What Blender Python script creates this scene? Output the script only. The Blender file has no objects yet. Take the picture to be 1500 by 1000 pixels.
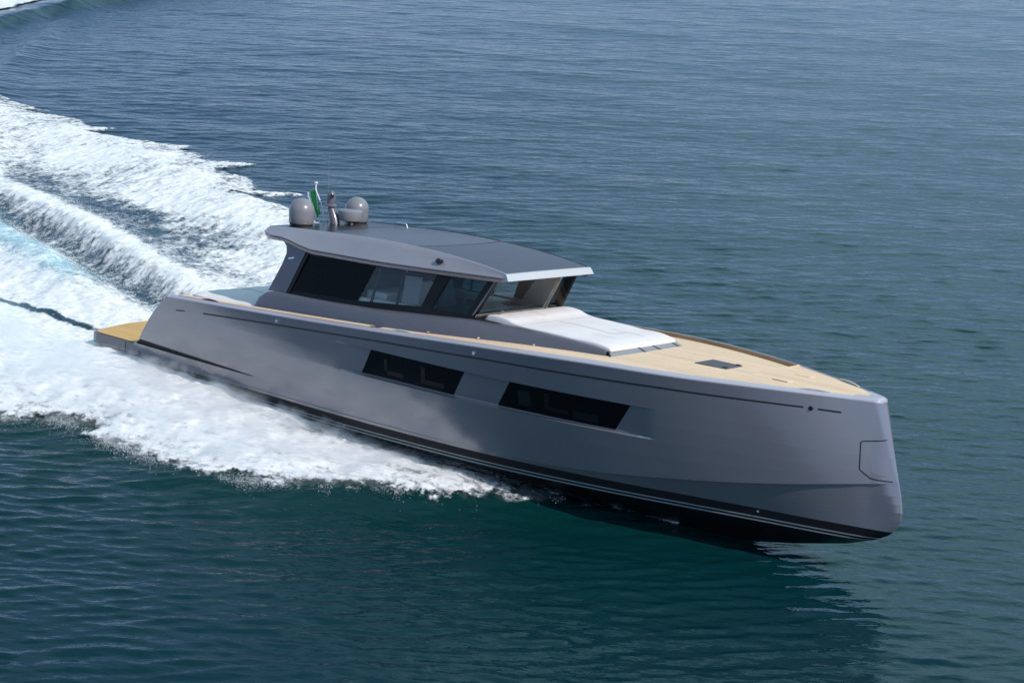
import bpy, math, random
import numpy as np
from mathutils import Matrix, Vector

random.seed(7)
rng = np.random.default_rng(11)
scene = bpy.context.scene
COL = scene.collection
R_ = math.radians

# ------------------------------------------------------------------ boat attitude (running trim, banked to port in a turn)
TRIM, HEEL, RISE = R_(3.0), R_(8.203), -0.12
BOAT = Matrix.Translation((0, 0, RISE)) @ Matrix.Rotation(-TRIM, 4, 'Y') @ Matrix.Rotation(-HEEL, 4, 'X')

# ------------------------------------------------------------------ camera
cam = bpy.data.cameras.new('camera')
cam.sensor_width = 36.0
cam.lens = 60.05
cam.clip_start = 0.5
cam.clip_end = 20000
camo = bpy.data.objects.new('camera', cam)
COL.objects.link(camo)
Cb = Vector((36.9933, -29.9130, 9.1166))
fb = Vector((-0.6235123, 0.76148716, -0.177115))
rb = Vector((0.76226282, 0.64246084, 0.07873662))
ub = Vector((-0.17374638, 0.08591493, 0.98103559))
mb = Matrix((( rb.x, ub.x, -fb.x, Cb.x), (rb.y, ub.y, -fb.y, Cb.y), (rb.z, ub.z, -fb.z, Cb.z), (0, 0, 0, 1)))
CAM = BOAT @ mb
camo.matrix_world = CAM
scene.camera = camo
cam_pos = np.array(CAM.translation)

# ------------------------------------------------------------------ sky, sun, exposure
SUN_EL, SUN_AZ = R_(42), R_(6)            # azimuth from +X (the bow) towards +Y (port)
w = bpy.data.worlds.new('World')
scene.world = w
w.use_nodes = True
nt = w.node_tree
bg = nt.nodes['Background']
sky = nt.nodes.new('ShaderNodeTexSky')
sky.sky_type = 'NISHITA'
sky.sun_disc = False
sky.sun_elevation = SUN_EL
sky.sun_rotation = math.pi / 2 - SUN_AZ
sky.air_density = 0.8
sky.dust_density = 0.05
sky.ozone_density = 3.6
# unseen broken cloud added high in the sky to brighten the water's reflections
wtc = nt.nodes.new('ShaderNodeTexCoord')
wsep = nt.nodes.new('ShaderNodeSeparateXYZ'); nt.links.new(wtc.outputs['Generated'], wsep.inputs[0])
wmr = nt.nodes.new('ShaderNodeMapRange'); wmr.interpolation_type = 'SMOOTHSTEP'
wmr.inputs['From Min'].default_value = .26; wmr.inputs['From Max'].default_value = .62
nt.links.new(wsep.outputs['Z'], wmr.inputs['Value'])
wn_ = nt.nodes.new('ShaderNodeTexNoise'); wn_.inputs['Scale'].default_value = 2.2; wn_.inputs['Detail'].default_value = 6
nt.links.new(wtc.outputs['Generated'], wn_.inputs['Vector'])
wr = nt.nodes.new('ShaderNodeMapRange'); wr.inputs['From Min'].default_value = .3; wr.inputs['From Max'].default_value = .7; wr.inputs['To Min'].default_value = .02; wr.inputs['To Max'].default_value = .42
nt.links.new(wn_.outputs['Fac'], wr.inputs['Value'])
wm = nt.nodes.new('ShaderNodeMath'); wm.operation = 'MULTIPLY'; nt.links.new(wmr.outputs['Result'], wm.inputs[0]); nt.links.new(wr.outputs['Result'], wm.inputs[1])
# unseen brighter bank added lower on the port side, lifting reflections in the sea
wflat = nt.nodes.new('ShaderNodeVectorMath'); wflat.operation = 'MULTIPLY'; wflat.inputs[1].default_value = (1, 1, 0); nt.links.new(wtc.outputs['Generated'], wflat.inputs[0])
wnorm = nt.nodes.new('ShaderNodeVectorMath'); wnorm.operation = 'NORMALIZE'; nt.links.new(wflat.outputs[0], wnorm.inputs[0])
wdot = nt.nodes.new('ShaderNodeVectorMath'); wdot.operation = 'DOT_PRODUCT'; wdot.inputs[1].default_value = (.18, .98, 0); nt.links.new(wnorm.outputs[0], wdot.inputs[0])
waz = nt.nodes.new('ShaderNodeMapRange'); waz.interpolation_type = 'SMOOTHSTEP'; waz.inputs['From Min'].default_value = .42; waz.inputs['From Max'].default_value = .86; waz.inputs['To Max'].default_value = .85; nt.links.new(wdot.outputs['Value'], waz.inputs['Value'])
wel = nt.nodes.new('ShaderNodeMapRange'); wel.interpolation_type = 'SMOOTHSTEP'; wel.inputs['From Min'].default_value = .20; wel.inputs['From Max'].default_value = .42; nt.links.new(wsep.outputs['Z'], wel.inputs['Value'])
wel2 = nt.nodes.new('ShaderNodeMapRange'); wel2.interpolation_type = 'SMOOTHSTEP'; wel2.inputs['From Min'].default_value = .95; wel2.inputs['From Max'].default_value = .70; nt.links.new(wsep.outputs['Z'], wel2.inputs['Value'])
wb1 = nt.nodes.new('ShaderNodeMath'); wb1.operation = 'MULTIPLY'; nt.links.new(waz.outputs['Result'], wb1.inputs[0]); nt.links.new(wel.outputs['Result'], wb1.inputs[1])
wb2 = nt.nodes.new('ShaderNodeMath'); wb2.operation = 'MULTIPLY'; nt.links.new(wb1.outputs[0], wb2.inputs[0]); nt.links.new(wel2.outputs['Result'], wb2.inputs[1])
wmax = nt.nodes.new('ShaderNodeMath'); wmax.operation = 'MAXIMUM'; nt.links.new(wb2.outputs[0], wmax.inputs[0]); nt.links.new(wm.outputs[0], wmax.inputs[1])
wx = nt.nodes.new('ShaderNodeMix'); wx.data_type = 'RGBA'
whz = nt.nodes.new('ShaderNodeMapRange'); whz.interpolation_type = 'SMOOTHSTEP'; whz.inputs['From Min'].default_value = .34; whz.inputs['From Max'].default_value = .06; whz.inputs['To Max'].default_value = .72; nt.links.new(wsep.outputs['Z'], whz.inputs['Value'])
whx = nt.nodes.new('ShaderNodeMix'); whx.data_type = 'RGBA'; nt.links.new(whz.outputs['Result'], whx.inputs['Factor']); nt.links.new(sky.outputs[0], whx.inputs['A']); whx.inputs['B'].default_value = (2.0, 2.95, 4.9, 1)
nt.links.new(wmax.outputs[0], wx.inputs['Factor']); nt.links.new(whx.outputs['Result'], wx.inputs['A']); wx.inputs['B'].default_value = (4.7, 8.0, 8.9, 1)
nt.links.new(wx.outputs['Result'], bg.inputs[0])
bg.inputs[1].default_value = 0.15
sd = bpy.data.lights.new('sun', 'SUN')
sd.energy = 3.3
sd.angle = R_(0.6)
sd.color = (1.0, 0.94, 0.895)
so = bpy.data.objects.new('sun', sd)
COL.objects.link(so)
sdir = Vector((math.cos(SUN_EL) * math.cos(SUN_AZ), math.cos(SUN_EL) * math.sin(SUN_AZ), math.sin(SUN_EL)))
so.rotation_euler = sdir.to_track_quat('Z', 'Y').to_euler()
so.location = (40, 10, 40)
vs = scene.view_settings
vs.view_transform = 'Standard'
vs.look = 'None'
vs.exposure = 0.12
vs.gamma = 1.0

# ------------------------------------------------------------------ materials
def new_mat(name):
    m = bpy.data.materials.new(name)
    m.use_nodes = True
    return m, m.node_tree, m.node_tree.nodes['Principled BSDF']

def node(t, kind, **kw):
    n = t.nodes.new(kind)
    for k, v in kw.items():
        if k in n.inputs: n.inputs[k].default_value = v
        else: setattr(n, k, v)
    return n

def ramp(t, fac, stops):
    n = t.nodes.new('ShaderNodeValToRGB')
    e = n.color_ramp.elements
    while len(e) > 1: e.remove(e[-1])
    for i, (p, c) in enumerate(stops):
        q = e[0] if i == 0 else e.new(p)
        q.position = p
        q.color = (*c, 1) if len(c) == 3 else c
    t.links.new(fac, n.inputs['Fac'])
    return n

def paint(name, col, rough=.4, metal=0.0, coat=0.0, coat_rough=.05, var=.06, scale=1.2, spec=.5, bump=0.0, bscale=60):
    """paint or plastic with a slight, slow variation in tone and gloss"""
    m, t, b = new_mat(name)
    tc = node(t, 'ShaderNodeTexCoord')
    n = node(t, 'ShaderNodeTexNoise', Scale=scale, Detail=5.0, Roughness=.6)
    t.links.new(tc.outputs['Object'], n.inputs['Vector'])
    lo = tuple(max(0, c * (1 - var)) for c in col)
    hi = tuple(min(1, c * (1 + var)) for c in col)
    r = ramp(t, n.outputs['Fac'], [(.3, lo), (.7, hi)])
    t.links.new(r.outputs['Color'], b.inputs['Base Color'])
    mr = node(t, 'ShaderNodeMapRange')
    t.links.new(n.outputs['Fac'], mr.inputs['Value'])
    mr.inputs['To Min'].default_value = rough * .85
    mr.inputs['To Max'].default_value = rough * 1.15
    t.links.new(mr.outputs['Result'], b.inputs['Roughness'])
    b.inputs['Metallic'].default_value = metal
    b.inputs['Coat Weight'].default_value = coat
    b.inputs['Coat Roughness'].default_value = coat_rough
    b.inputs['Specular IOR Level'].default_value = spec
    if bump > 0:
        n2 = node(t, 'ShaderNodeTexNoise', Scale=bscale, Detail=3.0)
        t.links.new(tc.outputs['Object'], n2.inputs['Vector'])
        bp = node(t, 'ShaderNodeBump', Strength=bump, Distance=.01)
        t.links.new(n2.outputs['Fac'], bp.inputs['Height'])
        t.links.new(bp.outputs['Normal'], b.inputs['Normal'])
    return m

M = {}
M['hull'] = paint('hull_grey_paint', (.262, .247, .264), .15, .5, .4, .05, .04, .5)
M['roof'] = paint('roof_grey_paint', (.29, .27, .296), .36, .2, .3, .1, .04, .6)
M['cap'] = paint('gunwale_paint', (.42, .385, .425), .35, .1, .3, .1, .04, .6)
M['trunk'] = paint('superstructure_grey_paint', (.135, .127, .148), .38, .3, .3, .1, .05, .7)
M['rooftop'] = paint('roof_panel_glass', (.035, .035, .042), .16, .0, .8, .04, .15, .8)
M['black'] = paint('gloss_black', (.004, .004, .005), .12, 0, 0, .05, .1, 2, .28)
M['frame'] = paint('window_frame_black', (.008, .008, .009), .45, 0, 0, .1, .1, 2, .25)
M['matblack'] = paint('matt_black', (.012, .012, .013), .6)
M['bottom'] = paint('antifouling_black', (.008, .008, .009), .35, 0, .3, .1, .3, 1.5)
M['stripe'] = paint('boot_stripe_white', (.20, .23, .23), .4, 0, .2)
M['cushion'] = paint('white_upholstery', (.74, .675, .65), .75, 0, 0, .1, .03, 3, .3, .25, 90)
M['seam'] = paint('grey_seam', (.16, .16, .16), .8)
M['dome'] = paint('radome_grey', (.20, .19, .20), .35, 0, .3, .1, .03, 3)
M['steel'] = paint('polished_steel', (.75, .75, .76), .15, 1.0)
M['white'] = paint('white_gelcoat', (.75, .75, .74), .3, 0, .4)
M['beige'] = paint('beige_leather', (.55, .51, .44), .55, 0, 0, .1, .08, 3)
M['greige'] = paint('taupe_lining', (.60, .56, .50), .6, 0, 0, .1, .08, 2)
M['wood'] = paint('cabin_oak', (.34, .22, .12), .45, 0, .2, .1, .2, 4)
M['green'] = paint('flag_green', (.03, .36, .06), .8)
M['fwhite'] = paint('flag_white', (.75, .75, .75), .8)
M['teal_dim'] = paint('dim_interior_frame', (.0065, .0115, .012), .4, 0, 0, .1, .1, 2, .2)

def teak_mat(name, base, lines=True):
    m, t, b = new_mat(name)
    tc = node(t, 'ShaderNodeTexCoord')
    sp = node(t, 'ShaderNodeSeparateXYZ')
    t.links.new(tc.outputs['Object'], sp.inputs[0])
    mul = node(t, 'ShaderNodeMath', operation='MULTIPLY'); mul.inputs[1].default_value = 1 / .055
    t.links.new(sp.outputs['Y'], mul.inputs[0])
    fr = node(t, 'ShaderNodeMath', operation='FRACT'); t.links.new(mul.outputs[0], fr.inputs[0])
    fl = node(t, 'ShaderNodeMath', operation='FLOOR'); t.links.new(mul.outputs[0], fl.inputs[0])
    wn = node(t, 'ShaderNodeTexWhiteNoise', noise_dimensions='1D'); t.links.new(fl.outputs[0], wn.inputs['W'])
    mp = node(t, 'ShaderNodeMapping'); mp.inputs['Scale'].default_value = (1.2, 25, 1)
    t.links.new(tc.outputs['Object'], mp.inputs['Vector'])
    n = node(t, 'ShaderNodeTexNoise', Scale=3.0, Detail=5.0)
    t.links.new(mp.outputs[0], n.inputs['Vector'])
    n2 = node(t, 'ShaderNodeTexNoise', Scale=.9, Detail=4.0)
    t.links.new(tc.outputs['Object'], n2.inputs['Vector'])
    add = node(t, 'ShaderNodeMath', operation='ADD'); t.links.new(wn.outputs['Value'], add.inputs[0]); t.links.new(n.outputs['Fac'], add.inputs[1])
    add2 = node(t, 'ShaderNodeMath', operation='ADD'); t.links.new(add.outputs[0], add2.inputs[0]); t.links.new(n2.outputs['Fac'], add2.inputs[1])
    d3 = node(t, 'ShaderNodeMath', operation='DIVIDE'); d3.inputs[1].default_value = 3; t.links.new(add2.outputs[0], d3.inputs[0])
    r = ramp(t, d3.outputs[0], [(.25, tuple(c * .84 for c in base)), (.75, tuple(c * 1.12 for c in base))])
    lt = node(t, 'ShaderNodeMath', operation='LESS_THAN'); lt.inputs[1].default_value = .09 if lines else 0.0
    t.links.new(fr.outputs[0], lt.inputs[0])
    mx = node(t, 'ShaderNodeMix', data_type='RGBA')
    t.links.new(lt.outputs[0], mx.inputs['Factor'])
    t.links.new(r.outputs['Color'], mx.inputs['A'])
    mx.inputs['B'].default_value = (base[0] * .42, base[1] * .38, base[2] * .36, 1)
    t.links.new(mx.outputs['Result'], b.inputs['Base Color'])
    b.inputs['Roughness'].default_value = .7
    return m
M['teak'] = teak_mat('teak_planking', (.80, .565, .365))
M['teakshade'] = teak_mat('teak_facing_shaded', (.36, .235, .125), False)  # teak darkened so the inner bulwark faces carry their shade in the colour
M['teakplat'] = teak_mat('teak_platform_wet', (.62, .36, .12))

def glass_mat(name, tint, fres=1.0):
    m = bpy.data.materials.new(name); m.use_nodes = True
    t = m.node_tree; t.nodes.clear()
    out = node(t, 'ShaderNodeOutputMaterial')
    tr = node(t, 'ShaderNodeBsdfTransparent'); tr.inputs['Color'].default_value = (*tint, 1)
    gl = node(t, 'ShaderNodeBsdfGlossy'); gl.inputs['Roughness'].default_value = .02
    tc = node(t, 'ShaderNodeTexCoord')
    n = node(t, 'ShaderNodeTexNoise', Scale=.8, Detail=1.0); t.links.new(tc.outputs['Object'], n.inputs['Vector'])
    bp = node(t, 'ShaderNodeBump', Strength=.04, Distance=.05); t.links.new(n.outputs['Fac'], bp.inputs['Height'])
    t.links.new(bp.outputs['Normal'], gl.inputs['Normal'])
    fr = node(t, 'ShaderNodeFresnel', IOR=1.45)
    mul = node(t, 'ShaderNodeMath', operation='MULTIPLY'); mul.inputs[1].default_value = fres
    t.links.new(fr.outputs[0], mul.inputs[0])
    mx = node(t, 'ShaderNodeMixShader')
    t.links.new(mul.outputs[0], mx.inputs[0]); t.links.new(tr.outputs[0], mx.inputs[1]); t.links.new(gl.outputs[0], mx.inputs[2])
    t.links.new(mx.outputs[0], out.inputs['Surface'])
    return m
M['glass'] = glass_mat('clear_glass', (.95, .97, .965), .4)
M['tint'] = glass_mat('tinted_glass', (.90, .93, .93), .4)
M['qtint'] = glass_mat('smoked_glass', (.38, .46, .48), .6)
M['darkglass'] = glass_mat('dark_tinted_glass', (.12, .14, .145), .34)

# ------------------------------------------------------------------ object helpers
def tag(o, label=None, cat=None, group=None, kind=None):
    if label: o['label'] = label
    if cat: o['category'] = cat
    if group: o['group'] = group
    if kind: o['kind'] = kind
    return o

def mesh_obj(name, verts, faces, mats, parent=None, midx=None, smooth=True, edge_angle=35):
    me = bpy.data.meshes.new(name)
    me.from_pydata([tuple(v) for v in verts], [], [tuple(f) for f in faces])
    if not isinstance(mats, (list, tuple)): mats = [mats]
    for m in mats: me.materials.append(m)
    if midx is not None: me.polygons.foreach_set('material_index', np.asarray(midx, np.int32))
    me.polygons.foreach_set('use_smooth', np.full(len(me.polygons), smooth))
    me.update()
    if smooth and edge_angle: me.set_sharp_from_angle(angle=R_(edge_angle))
    o = bpy.data.objects.new(name, me)
    COL.objects.link(o)
    if parent: o.parent = parent
    return o

class MB:
    def __init__(s): s.v = []; s.f = []; s.m = []
    def add(s, v, f, mi=0):
        n = len(s.v); s.v += [tuple(map(float, p)) for p in v]; s.f += [tuple(i + n for i in q) for q in f]; s.m += [mi] * len(f); return s
    def box(s, lo, hi, mi=0):
        (a, b, c), (d, e, g) = lo, hi
        v = [(a, b, c), (d, b, c), (d, e, c), (a, e, c), (a, b, g), (d, b, g), (d, e, g), (a, e, g)]
        return s.add(v, [(0, 3, 2, 1), (4, 5, 6, 7), (0, 1, 5, 4), (1, 2, 6, 5), (2, 3, 7, 6), (3, 0, 4, 7)], mi)
    def hexa(s, b4, t4, mi=0):
        return s.add(list(b4) + list(t4), [(0, 3, 2, 1), (4, 5, 6, 7), (0, 1, 5, 4), (1, 2, 6, 5), (2, 3, 7, 6), (3, 0, 4, 7)], mi)
    def tube(s, pts, r, n=10, mi=0):
        pts = [np.array(p, float) for p in pts]
        rr = r if isinstance(r, (list, tuple)) else [r] * len(pts)
        rings = []
        for i, p in enumerate(pts):
            d = pts[min(i + 1, len(pts) - 1)] - pts[max(i - 1, 0)]; d /= np.linalg.norm(d)
            a = np.cross(d, (0, 0, 1.0) if abs(d[2]) < .9 else (1.0, 0, 0)); a /= np.linalg.norm(a); b = np.cross(d, a)
            rings.append([p + rr[i] * (math.cos(2 * math.pi * k / n) * a + math.sin(2 * math.pi * k / n) * b) for k in range(n)])
        v = [q for g in rings for q in g]; f = []
        for i in range(len(pts) - 1):
            for k in range(n):
                f.append((i * n + k, i * n + (k + 1) % n, (i + 1) * n + (k + 1) % n, (i + 1) * n + k))
        f.append(tuple(range(n - 1, -1, -1))); f.append(tuple((len(pts) - 1) * n + k for k in range(n)))
        return s.add(v, f, mi)
    def lathe(s, c, prof, n=32, mi=0):
        v = []; f = []
        for (r, z) in prof:
            for k in range(n):
                a = 2 * math.pi * k / n; v.append((c[0] + r * math.cos(a), c[1] + r * math.sin(a), c[2] + z))
        for i in range(len(prof) - 1):
            for k in range(n): f.append((i * n + k, i * n + (k + 1) % n, (i + 1) * n + (k + 1) % n, (i + 1) * n + k))
        f.append(tuple(range(n - 1, -1, -1))); f.append(tuple((len(prof) - 1) * n + k for k in range(n)))
        return s.add(v, f, mi)
    def grid(s, P, mi=0, flip=False, closed=False):
        P = np.asarray(P, float); a, b = P.shape[:2]; f = []
        for i in range(a - 1):
            for j in range(b if closed else b - 1):
                q = (i * b + j, i * b + (j + 1) % b, (i + 1) * b + (j + 1) % b, (i + 1) * b + j)
                f.append(q[::-1] if flip else q)
        return s.add(P.reshape(-1, 3), f, mi)
    def build(s, name, mats, parent=None, smooth=True, edge_angle=35, solid=0.0, bevel=0.0):
        o = mesh_obj(name, s.v, s.f, mats, parent, s.m, smooth, edge_angle)
        if solid:
            md = o.modifiers.new('solid', 'SOLIDIFY'); md.thickness = solid; md.offset = 0
        if bevel:
            md = o.modifiers.new('bevel', 'BEVEL'); md.width = bevel; md.segments = 3; md.limit_method = 'ANGLE'; md.angle_limit = R_(40)
        return o

def cub(xs, ys, x):
    xs = np.asarray(xs, float); ys = np.asarray(ys, float); x = np.clip(x, xs[0], xs[-1])
    m = np.gradient(ys, xs); i = np.clip(np.searchsorted(xs, x) - 1, 0, len(xs) - 2)
    h = xs[i + 1] - xs[i]; t = (x - xs[i]) / h
    return (2*t**3 - 3*t**2 + 1)*ys[i] + (t**3 - 2*t**2 + t)*h*m[i] + (-2*t**3 + 3*t**2)*ys[i+1] + (t**3 - t**2)*h*m[i+1]
def sstep(a, b, x):
    t = np.clip((np.asarray(x, float) - a) / (b - a), 0, 1); return t * t * (3 - 2 * t)

# ------------------------------------------------------------------ the yacht
yacht = bpy.data.objects.new('motor_yacht', None)
COL.objects.link(yacht)
yacht.matrix_world = BOAT
yacht.empty_display_size = 1
tag(yacht, 'grey motor yacht with teak decks and black glazed cabin speeding across the sea', 'yacht')

KS = [0, 3, 7, 11, 14, 16.5, 18.5, 20, 21, 21.7, 22]
YSv = [2.60, 2.74, 2.81, 2.80, 2.73, 2.41, 1.89, 1.25, .75, .36, .20]
ZSv = [1.79, 1.92, 2.12, 2.34, 2.52, 2.62, 2.64, 2.65, 2.65, 2.64, 2.63]
KT = [0, 3, 7, 11, 14, 16.5, 18.5, 20, 21, 21.7, 22.1, 22.4, 22.64]
YTv = [2.31, 2.42, 2.50, 2.49, 2.25, 1.78, 1.23, .79, .52, .30, .17, .08, .025]
YS = lambda x: cub(KS, YSv, x)
ZS = lambda x: cub(KS, ZSv, x)
YT = lambda x: cub(KT, YTv, x)
ZK = lambda x: np.interp(x, [0, 14, 15.5, 16.5, 17.8, 18.7, 19.6, 20.44, 21.25, 22.5], [.19, .19, .21, .27, .41, .52, .64, .77, .91, 1.12])
OK_ = lambda x: cub([0, 13.5, 14.5, 17.0, 19, 20.5, 21.6, 22.6, 24], [0, 0, .01, .11, .16, .15, .09, .0, 0], x)
stem_z = [-1.2, -1.03, -.65, -.35, -.13, .08, .25, .42, .69, 1.24, 1.98, 2.66, 3.0]
stem_x = [17.2, 18.48, 20.34, 21.52, 22.10, 22.45, 22.58, 22.64, 22.61, 22.45, 22.21, 21.99, 21.88]
XSTEM = lambda z: cub(stem_z, stem_x, z)
stern_z = [-2, .42, .47, .5, .83, 1.44, 1.76, 1.90, 1.97, 2.2]
stern_x = [1.55, 1.55, 1.9, 2.02, 2.30, 2.85, 3.21, 3.42, 3.70, 4.3]
XSTERN = lambda z: np.interp(z, stern_z, stern_x)
RB, RT = 1.27, 1.885
def side_y(x, z):
    """half breadth of the topsides at boat x, z (without stem rounding)"""
    yt = YT(x); ys = YS(x); zs = ZS(x); zk = ZK(x)
    lin = yt + (ys - yt) * (z - .12) / (zs - .12)
    up = OK_(x) * np.clip((zs - z) / np.maximum(zs - zk, .05), 0, 1)
    y = lin + np.where(z >= zk - 1e-6, up, 0)
    y = y + .03 * np.sin(np.pi * np.clip((z - .12) / (zs - .12), 0, 1))
    yk = yt + (ys - yt) * (zk - .12) / (zs - .12) + OK_(x)
    under = yt + (yk - yt) * np.clip((z - .12) / np.maximum(zk - .12, .02), 0, 1)
    y = np.where((z < zk - 1e-6) & (OK_(x) > 0), np.maximum(under - .03 * np.clip(OK_(x) / .1, 0, 1) * np.clip((z - .12) / np.maximum(zk - .12, .02), 0, 1), 0), y)
    low = yt - .12 * (.12 - z)
    return np.where(z < .12, low, y)
def smin(a, b, k=.035):
    m = np.minimum(a, b); return m - k * np.log(np.exp(-(a - m) / k) + np.exp(-(b - m) / k)) * (np.abs(a - b) < .25)
def recess(x):
    return .10 * sstep(9.6, 10.6, x) * (1 - sstep(17.0, 18.0, x))
def hull_pt(x, z, out=0.0):
    """a point on the starboard side"""
    y = side_y(x, z)
    e = .014 + .10 * np.clip((z - .9) / 1.7, 0, 1)
    xe = XSTEM(z); y = smin(y, .02 + .20 * np.clip((z - 1.1) / 1.5, 0, 1) ** 1.5 + .8 * np.maximum(xe - x, 0)); d = np.clip((xe - x) / e, 0, 1)
    y = y * np.sqrt(np.clip(1 - (1 - d) ** 2, 0, 1))
    return np.array([x, -(y + out), z])

NX = 230
sN = np.linspace(0, 1, NX); sN = .5 * (sN + 1 - (1 - sN) ** 2.0)
sN = np.concatenate([sN[:-4], 1 - (1 - sN[-5]) * np.array([.88, .77, .67, .58, .5, .42, .35, .29, .23, .18, .135, .1, .07, .045, .025, .012, .004, 0])])
def row(zf, inset=None, mode='side', yscale=1.0):
    """one longitudinal line of the hull from stern to stem"""
    xe = 22.3
    for _ in range(40): xe = .5 * xe + .5 * float(XSTEM(float(zf(xe))))
    xa = 2.0
    for _ in range(40): xa = .5 * xa + .5 * float(XSTERN(float(zf(xa))))
    x = xa + (xe - xa) * sN
    z = np.array([float(zf(q)) for q in x])
    y = np.array([float(side_y(q, zz)) for q, zz in zip(x, z)])
    e = .014 + .10 * np.clip((z - .9) / 1.7, 0, 1)
    y = smin(y, .02 + .20 * np.clip((z - 1.1) / 1.5, 0, 1) ** 1.5 + .8 * np.maximum(xe - x, 0))
    d = np.clip((xe - x) / e, 0, 1)
    y = y * np.sqrt(np.clip(1 - (1 - d) ** 2, 0, 1))
    if inset is not None: y = np.maximum(y - inset(x), 0)
    return np.stack([x, -y * yscale, z], 1)
zkeel = lambda x: float(np.interp(x, [0, 2, 10, 16, 17.2, 18.48, 20.34, 21.52, 22.1], [-.9, -.95, -1.05, -1.12, -1.13, -1.03, -.65, -.35, -.13]))
chine = row(lambda x: -.16)
keel = chine.copy(); keel[:, 1] = 0
keel[:, 2] = [min(zkeel(q), -.16) for q in keel[:, 0]]
def bott(k, sag):
    r = chine * k + keel * (1 - k)
    r[:, 2] -= sag * np.clip((chine[:, 2] - keel[:, 2]), 0, 1) * 1.0
    return r
zdA = lambda x: max(.47, float(ZK(x)) + .03)
zdB = lambda x: zdA(x) + .03 + .115 * float(np.clip((6.4 - x) / 4.4, 0, 1))
dband_in = lambda x: .05 * np.clip((6.4 - x) / 3.0, 0, 1)
rb_z = lambda x: max(RB, float(ZK(x)) + .10)
rt_z = lambda x: max(RT, float(ZK(x)) + .5)
rows = [keel, bott(.35, .03), bott(.7, .03), chine,
        row(lambda x: -.145), row(lambda x: -.118), row(lambda x: -.076), row(lambda x: -.049), row(lambda x: .04), row(lambda x: .12),
        row(lambda x: .12 + (float(ZK(x)) - .12) * .12), row(lambda x: .12 + (float(ZK(x)) - .12) * .27), row(lambda x: .12 + (float(ZK(x)) - .12) * .42), row(lambda x: .12 + (float(ZK(x)) - .12) * .58), row(lambda x: .12 + (float(ZK(x)) - .12) * .75),
        row(lambda x: float(ZK(x)) - .001), row(lambda x: float(ZK(x)) + .002),
        row(zdA), row(lambda x: zdA(x) + .003, dband_in), row(zdB, dband_in), row(lambda x: zdB(x) + .012),
        row(lambda x: .5 * (zdB(x) + rb_z(x))),
        row(lambda x: rb_z(x) - .035), row(rb_z, recess), row(lambda x: .5 * (rb_z(x) + rt_z(x)), recess), row(rt_z, recess), row(lambda x: rt_z(x) + .012),
        row(lambda x: max(float(ZS(x)) - .45, rt_z(x) + .02)), row(lambda x: float(ZS(x)) - .2), row(lambda x: float(ZS(x)) - .12), row(lambda x: float(ZS(x)) - .06), row(lambda x: float(ZS(x)) - .02),
        row(lambda x: float(ZS(x)))]
bandmat = [1, 1, 1, 2, 3, 2, 3, 2, 2] + [0] * (len(rows) - 10)
NB = next(j for j in range(len(rows)) if abs(rows[j][0, 2] - zdA(2.0) - .003) < 2e-4); bandmat[NB] = 2  # tapered stern recess blackened for the shade under the topsides
hb = MB()
S = np.stack(rows)                       # rows x stations x 3
Pm = S.copy(); Pm[..., 1] *= -1
for side, A in ((0, S), (1, Pm)):
    for j in range(len(rows) - 1):
        if j == NB:
            c = int(np.argmax(A[j, :, 0] > 6.4))
            hb.grid(A[j:j + 2, :c + 1], 2, flip=(side == 1)); hb.grid(A[j:j + 2, c:], 0, flip=(side == 1))
        else: hb.grid(A[j:j + 2], bandmat[j], flip=(side == 1))
# stern faces
for j in range(len(rows) - 1):
    a, b, c, d = S[j, 0], S[j + 1, 0], Pm[j + 1, 0], Pm[j, 0]
    hb.add([a, b, c, d], [(0, 1, 2, 3)], bandmat[j])
hull = hb.build('hull', [M['hull'], M['bottom'], M['frame'], M['stripe']], yacht, edge_angle=30)

# gunwale moulding (both sides), teak decks
xs = np.concatenate([np.linspace(3.55, 20, 110), np.linspace(20.1, 21.56, 24)])
def gun(k, dz, x):
    return np.stack([x, -np.maximum(YS(x) + .03 * 0 - k, .0), ZS(x) + dz], 1)
ends = 1 - sstep(3.5, 3.9, xs) * 0
for sgn in (1, -1):
    g = MB()
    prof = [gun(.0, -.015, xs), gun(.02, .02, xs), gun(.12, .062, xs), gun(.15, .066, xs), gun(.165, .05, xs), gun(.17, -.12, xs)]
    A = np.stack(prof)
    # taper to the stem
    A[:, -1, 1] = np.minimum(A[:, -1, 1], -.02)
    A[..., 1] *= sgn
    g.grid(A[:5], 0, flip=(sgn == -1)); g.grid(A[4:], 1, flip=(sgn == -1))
    g.build('gunwale', [M['cap'], M['teakshade']], yacht)
# bow cap closing the two gunwales at the stem
g = MB()
bx_ = np.concatenate([np.linspace(21.5, 21.85, 6), np.linspace(21.88, 21.99, 8)])
low = [tuple(hull_pt(q, 2.61)) for q in bx_]; low = low + [(22.004, 0, 2.61)]
low[0] = (low[0][0], low[0][1], 2.62)
mid = [(x - .012, y * .96, 2.665) for x, y, z in low]
hi = [(min(x - .02, 21.93), min(y + .115, -.012) if y < 0 else 0, 2.712) for x, y, z in low]
ful = lambda L: np.array(L + [(x, -y, z) for x, y, z in L[::-1][1:]])
g.grid(np.array([ful(low), ful(mid), ful(hi)])); hh = ful(hi)
g.add(hh, [tuple(range(len(hh)))])
g.build('bow_cap', M['cap'], yacht)

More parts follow.
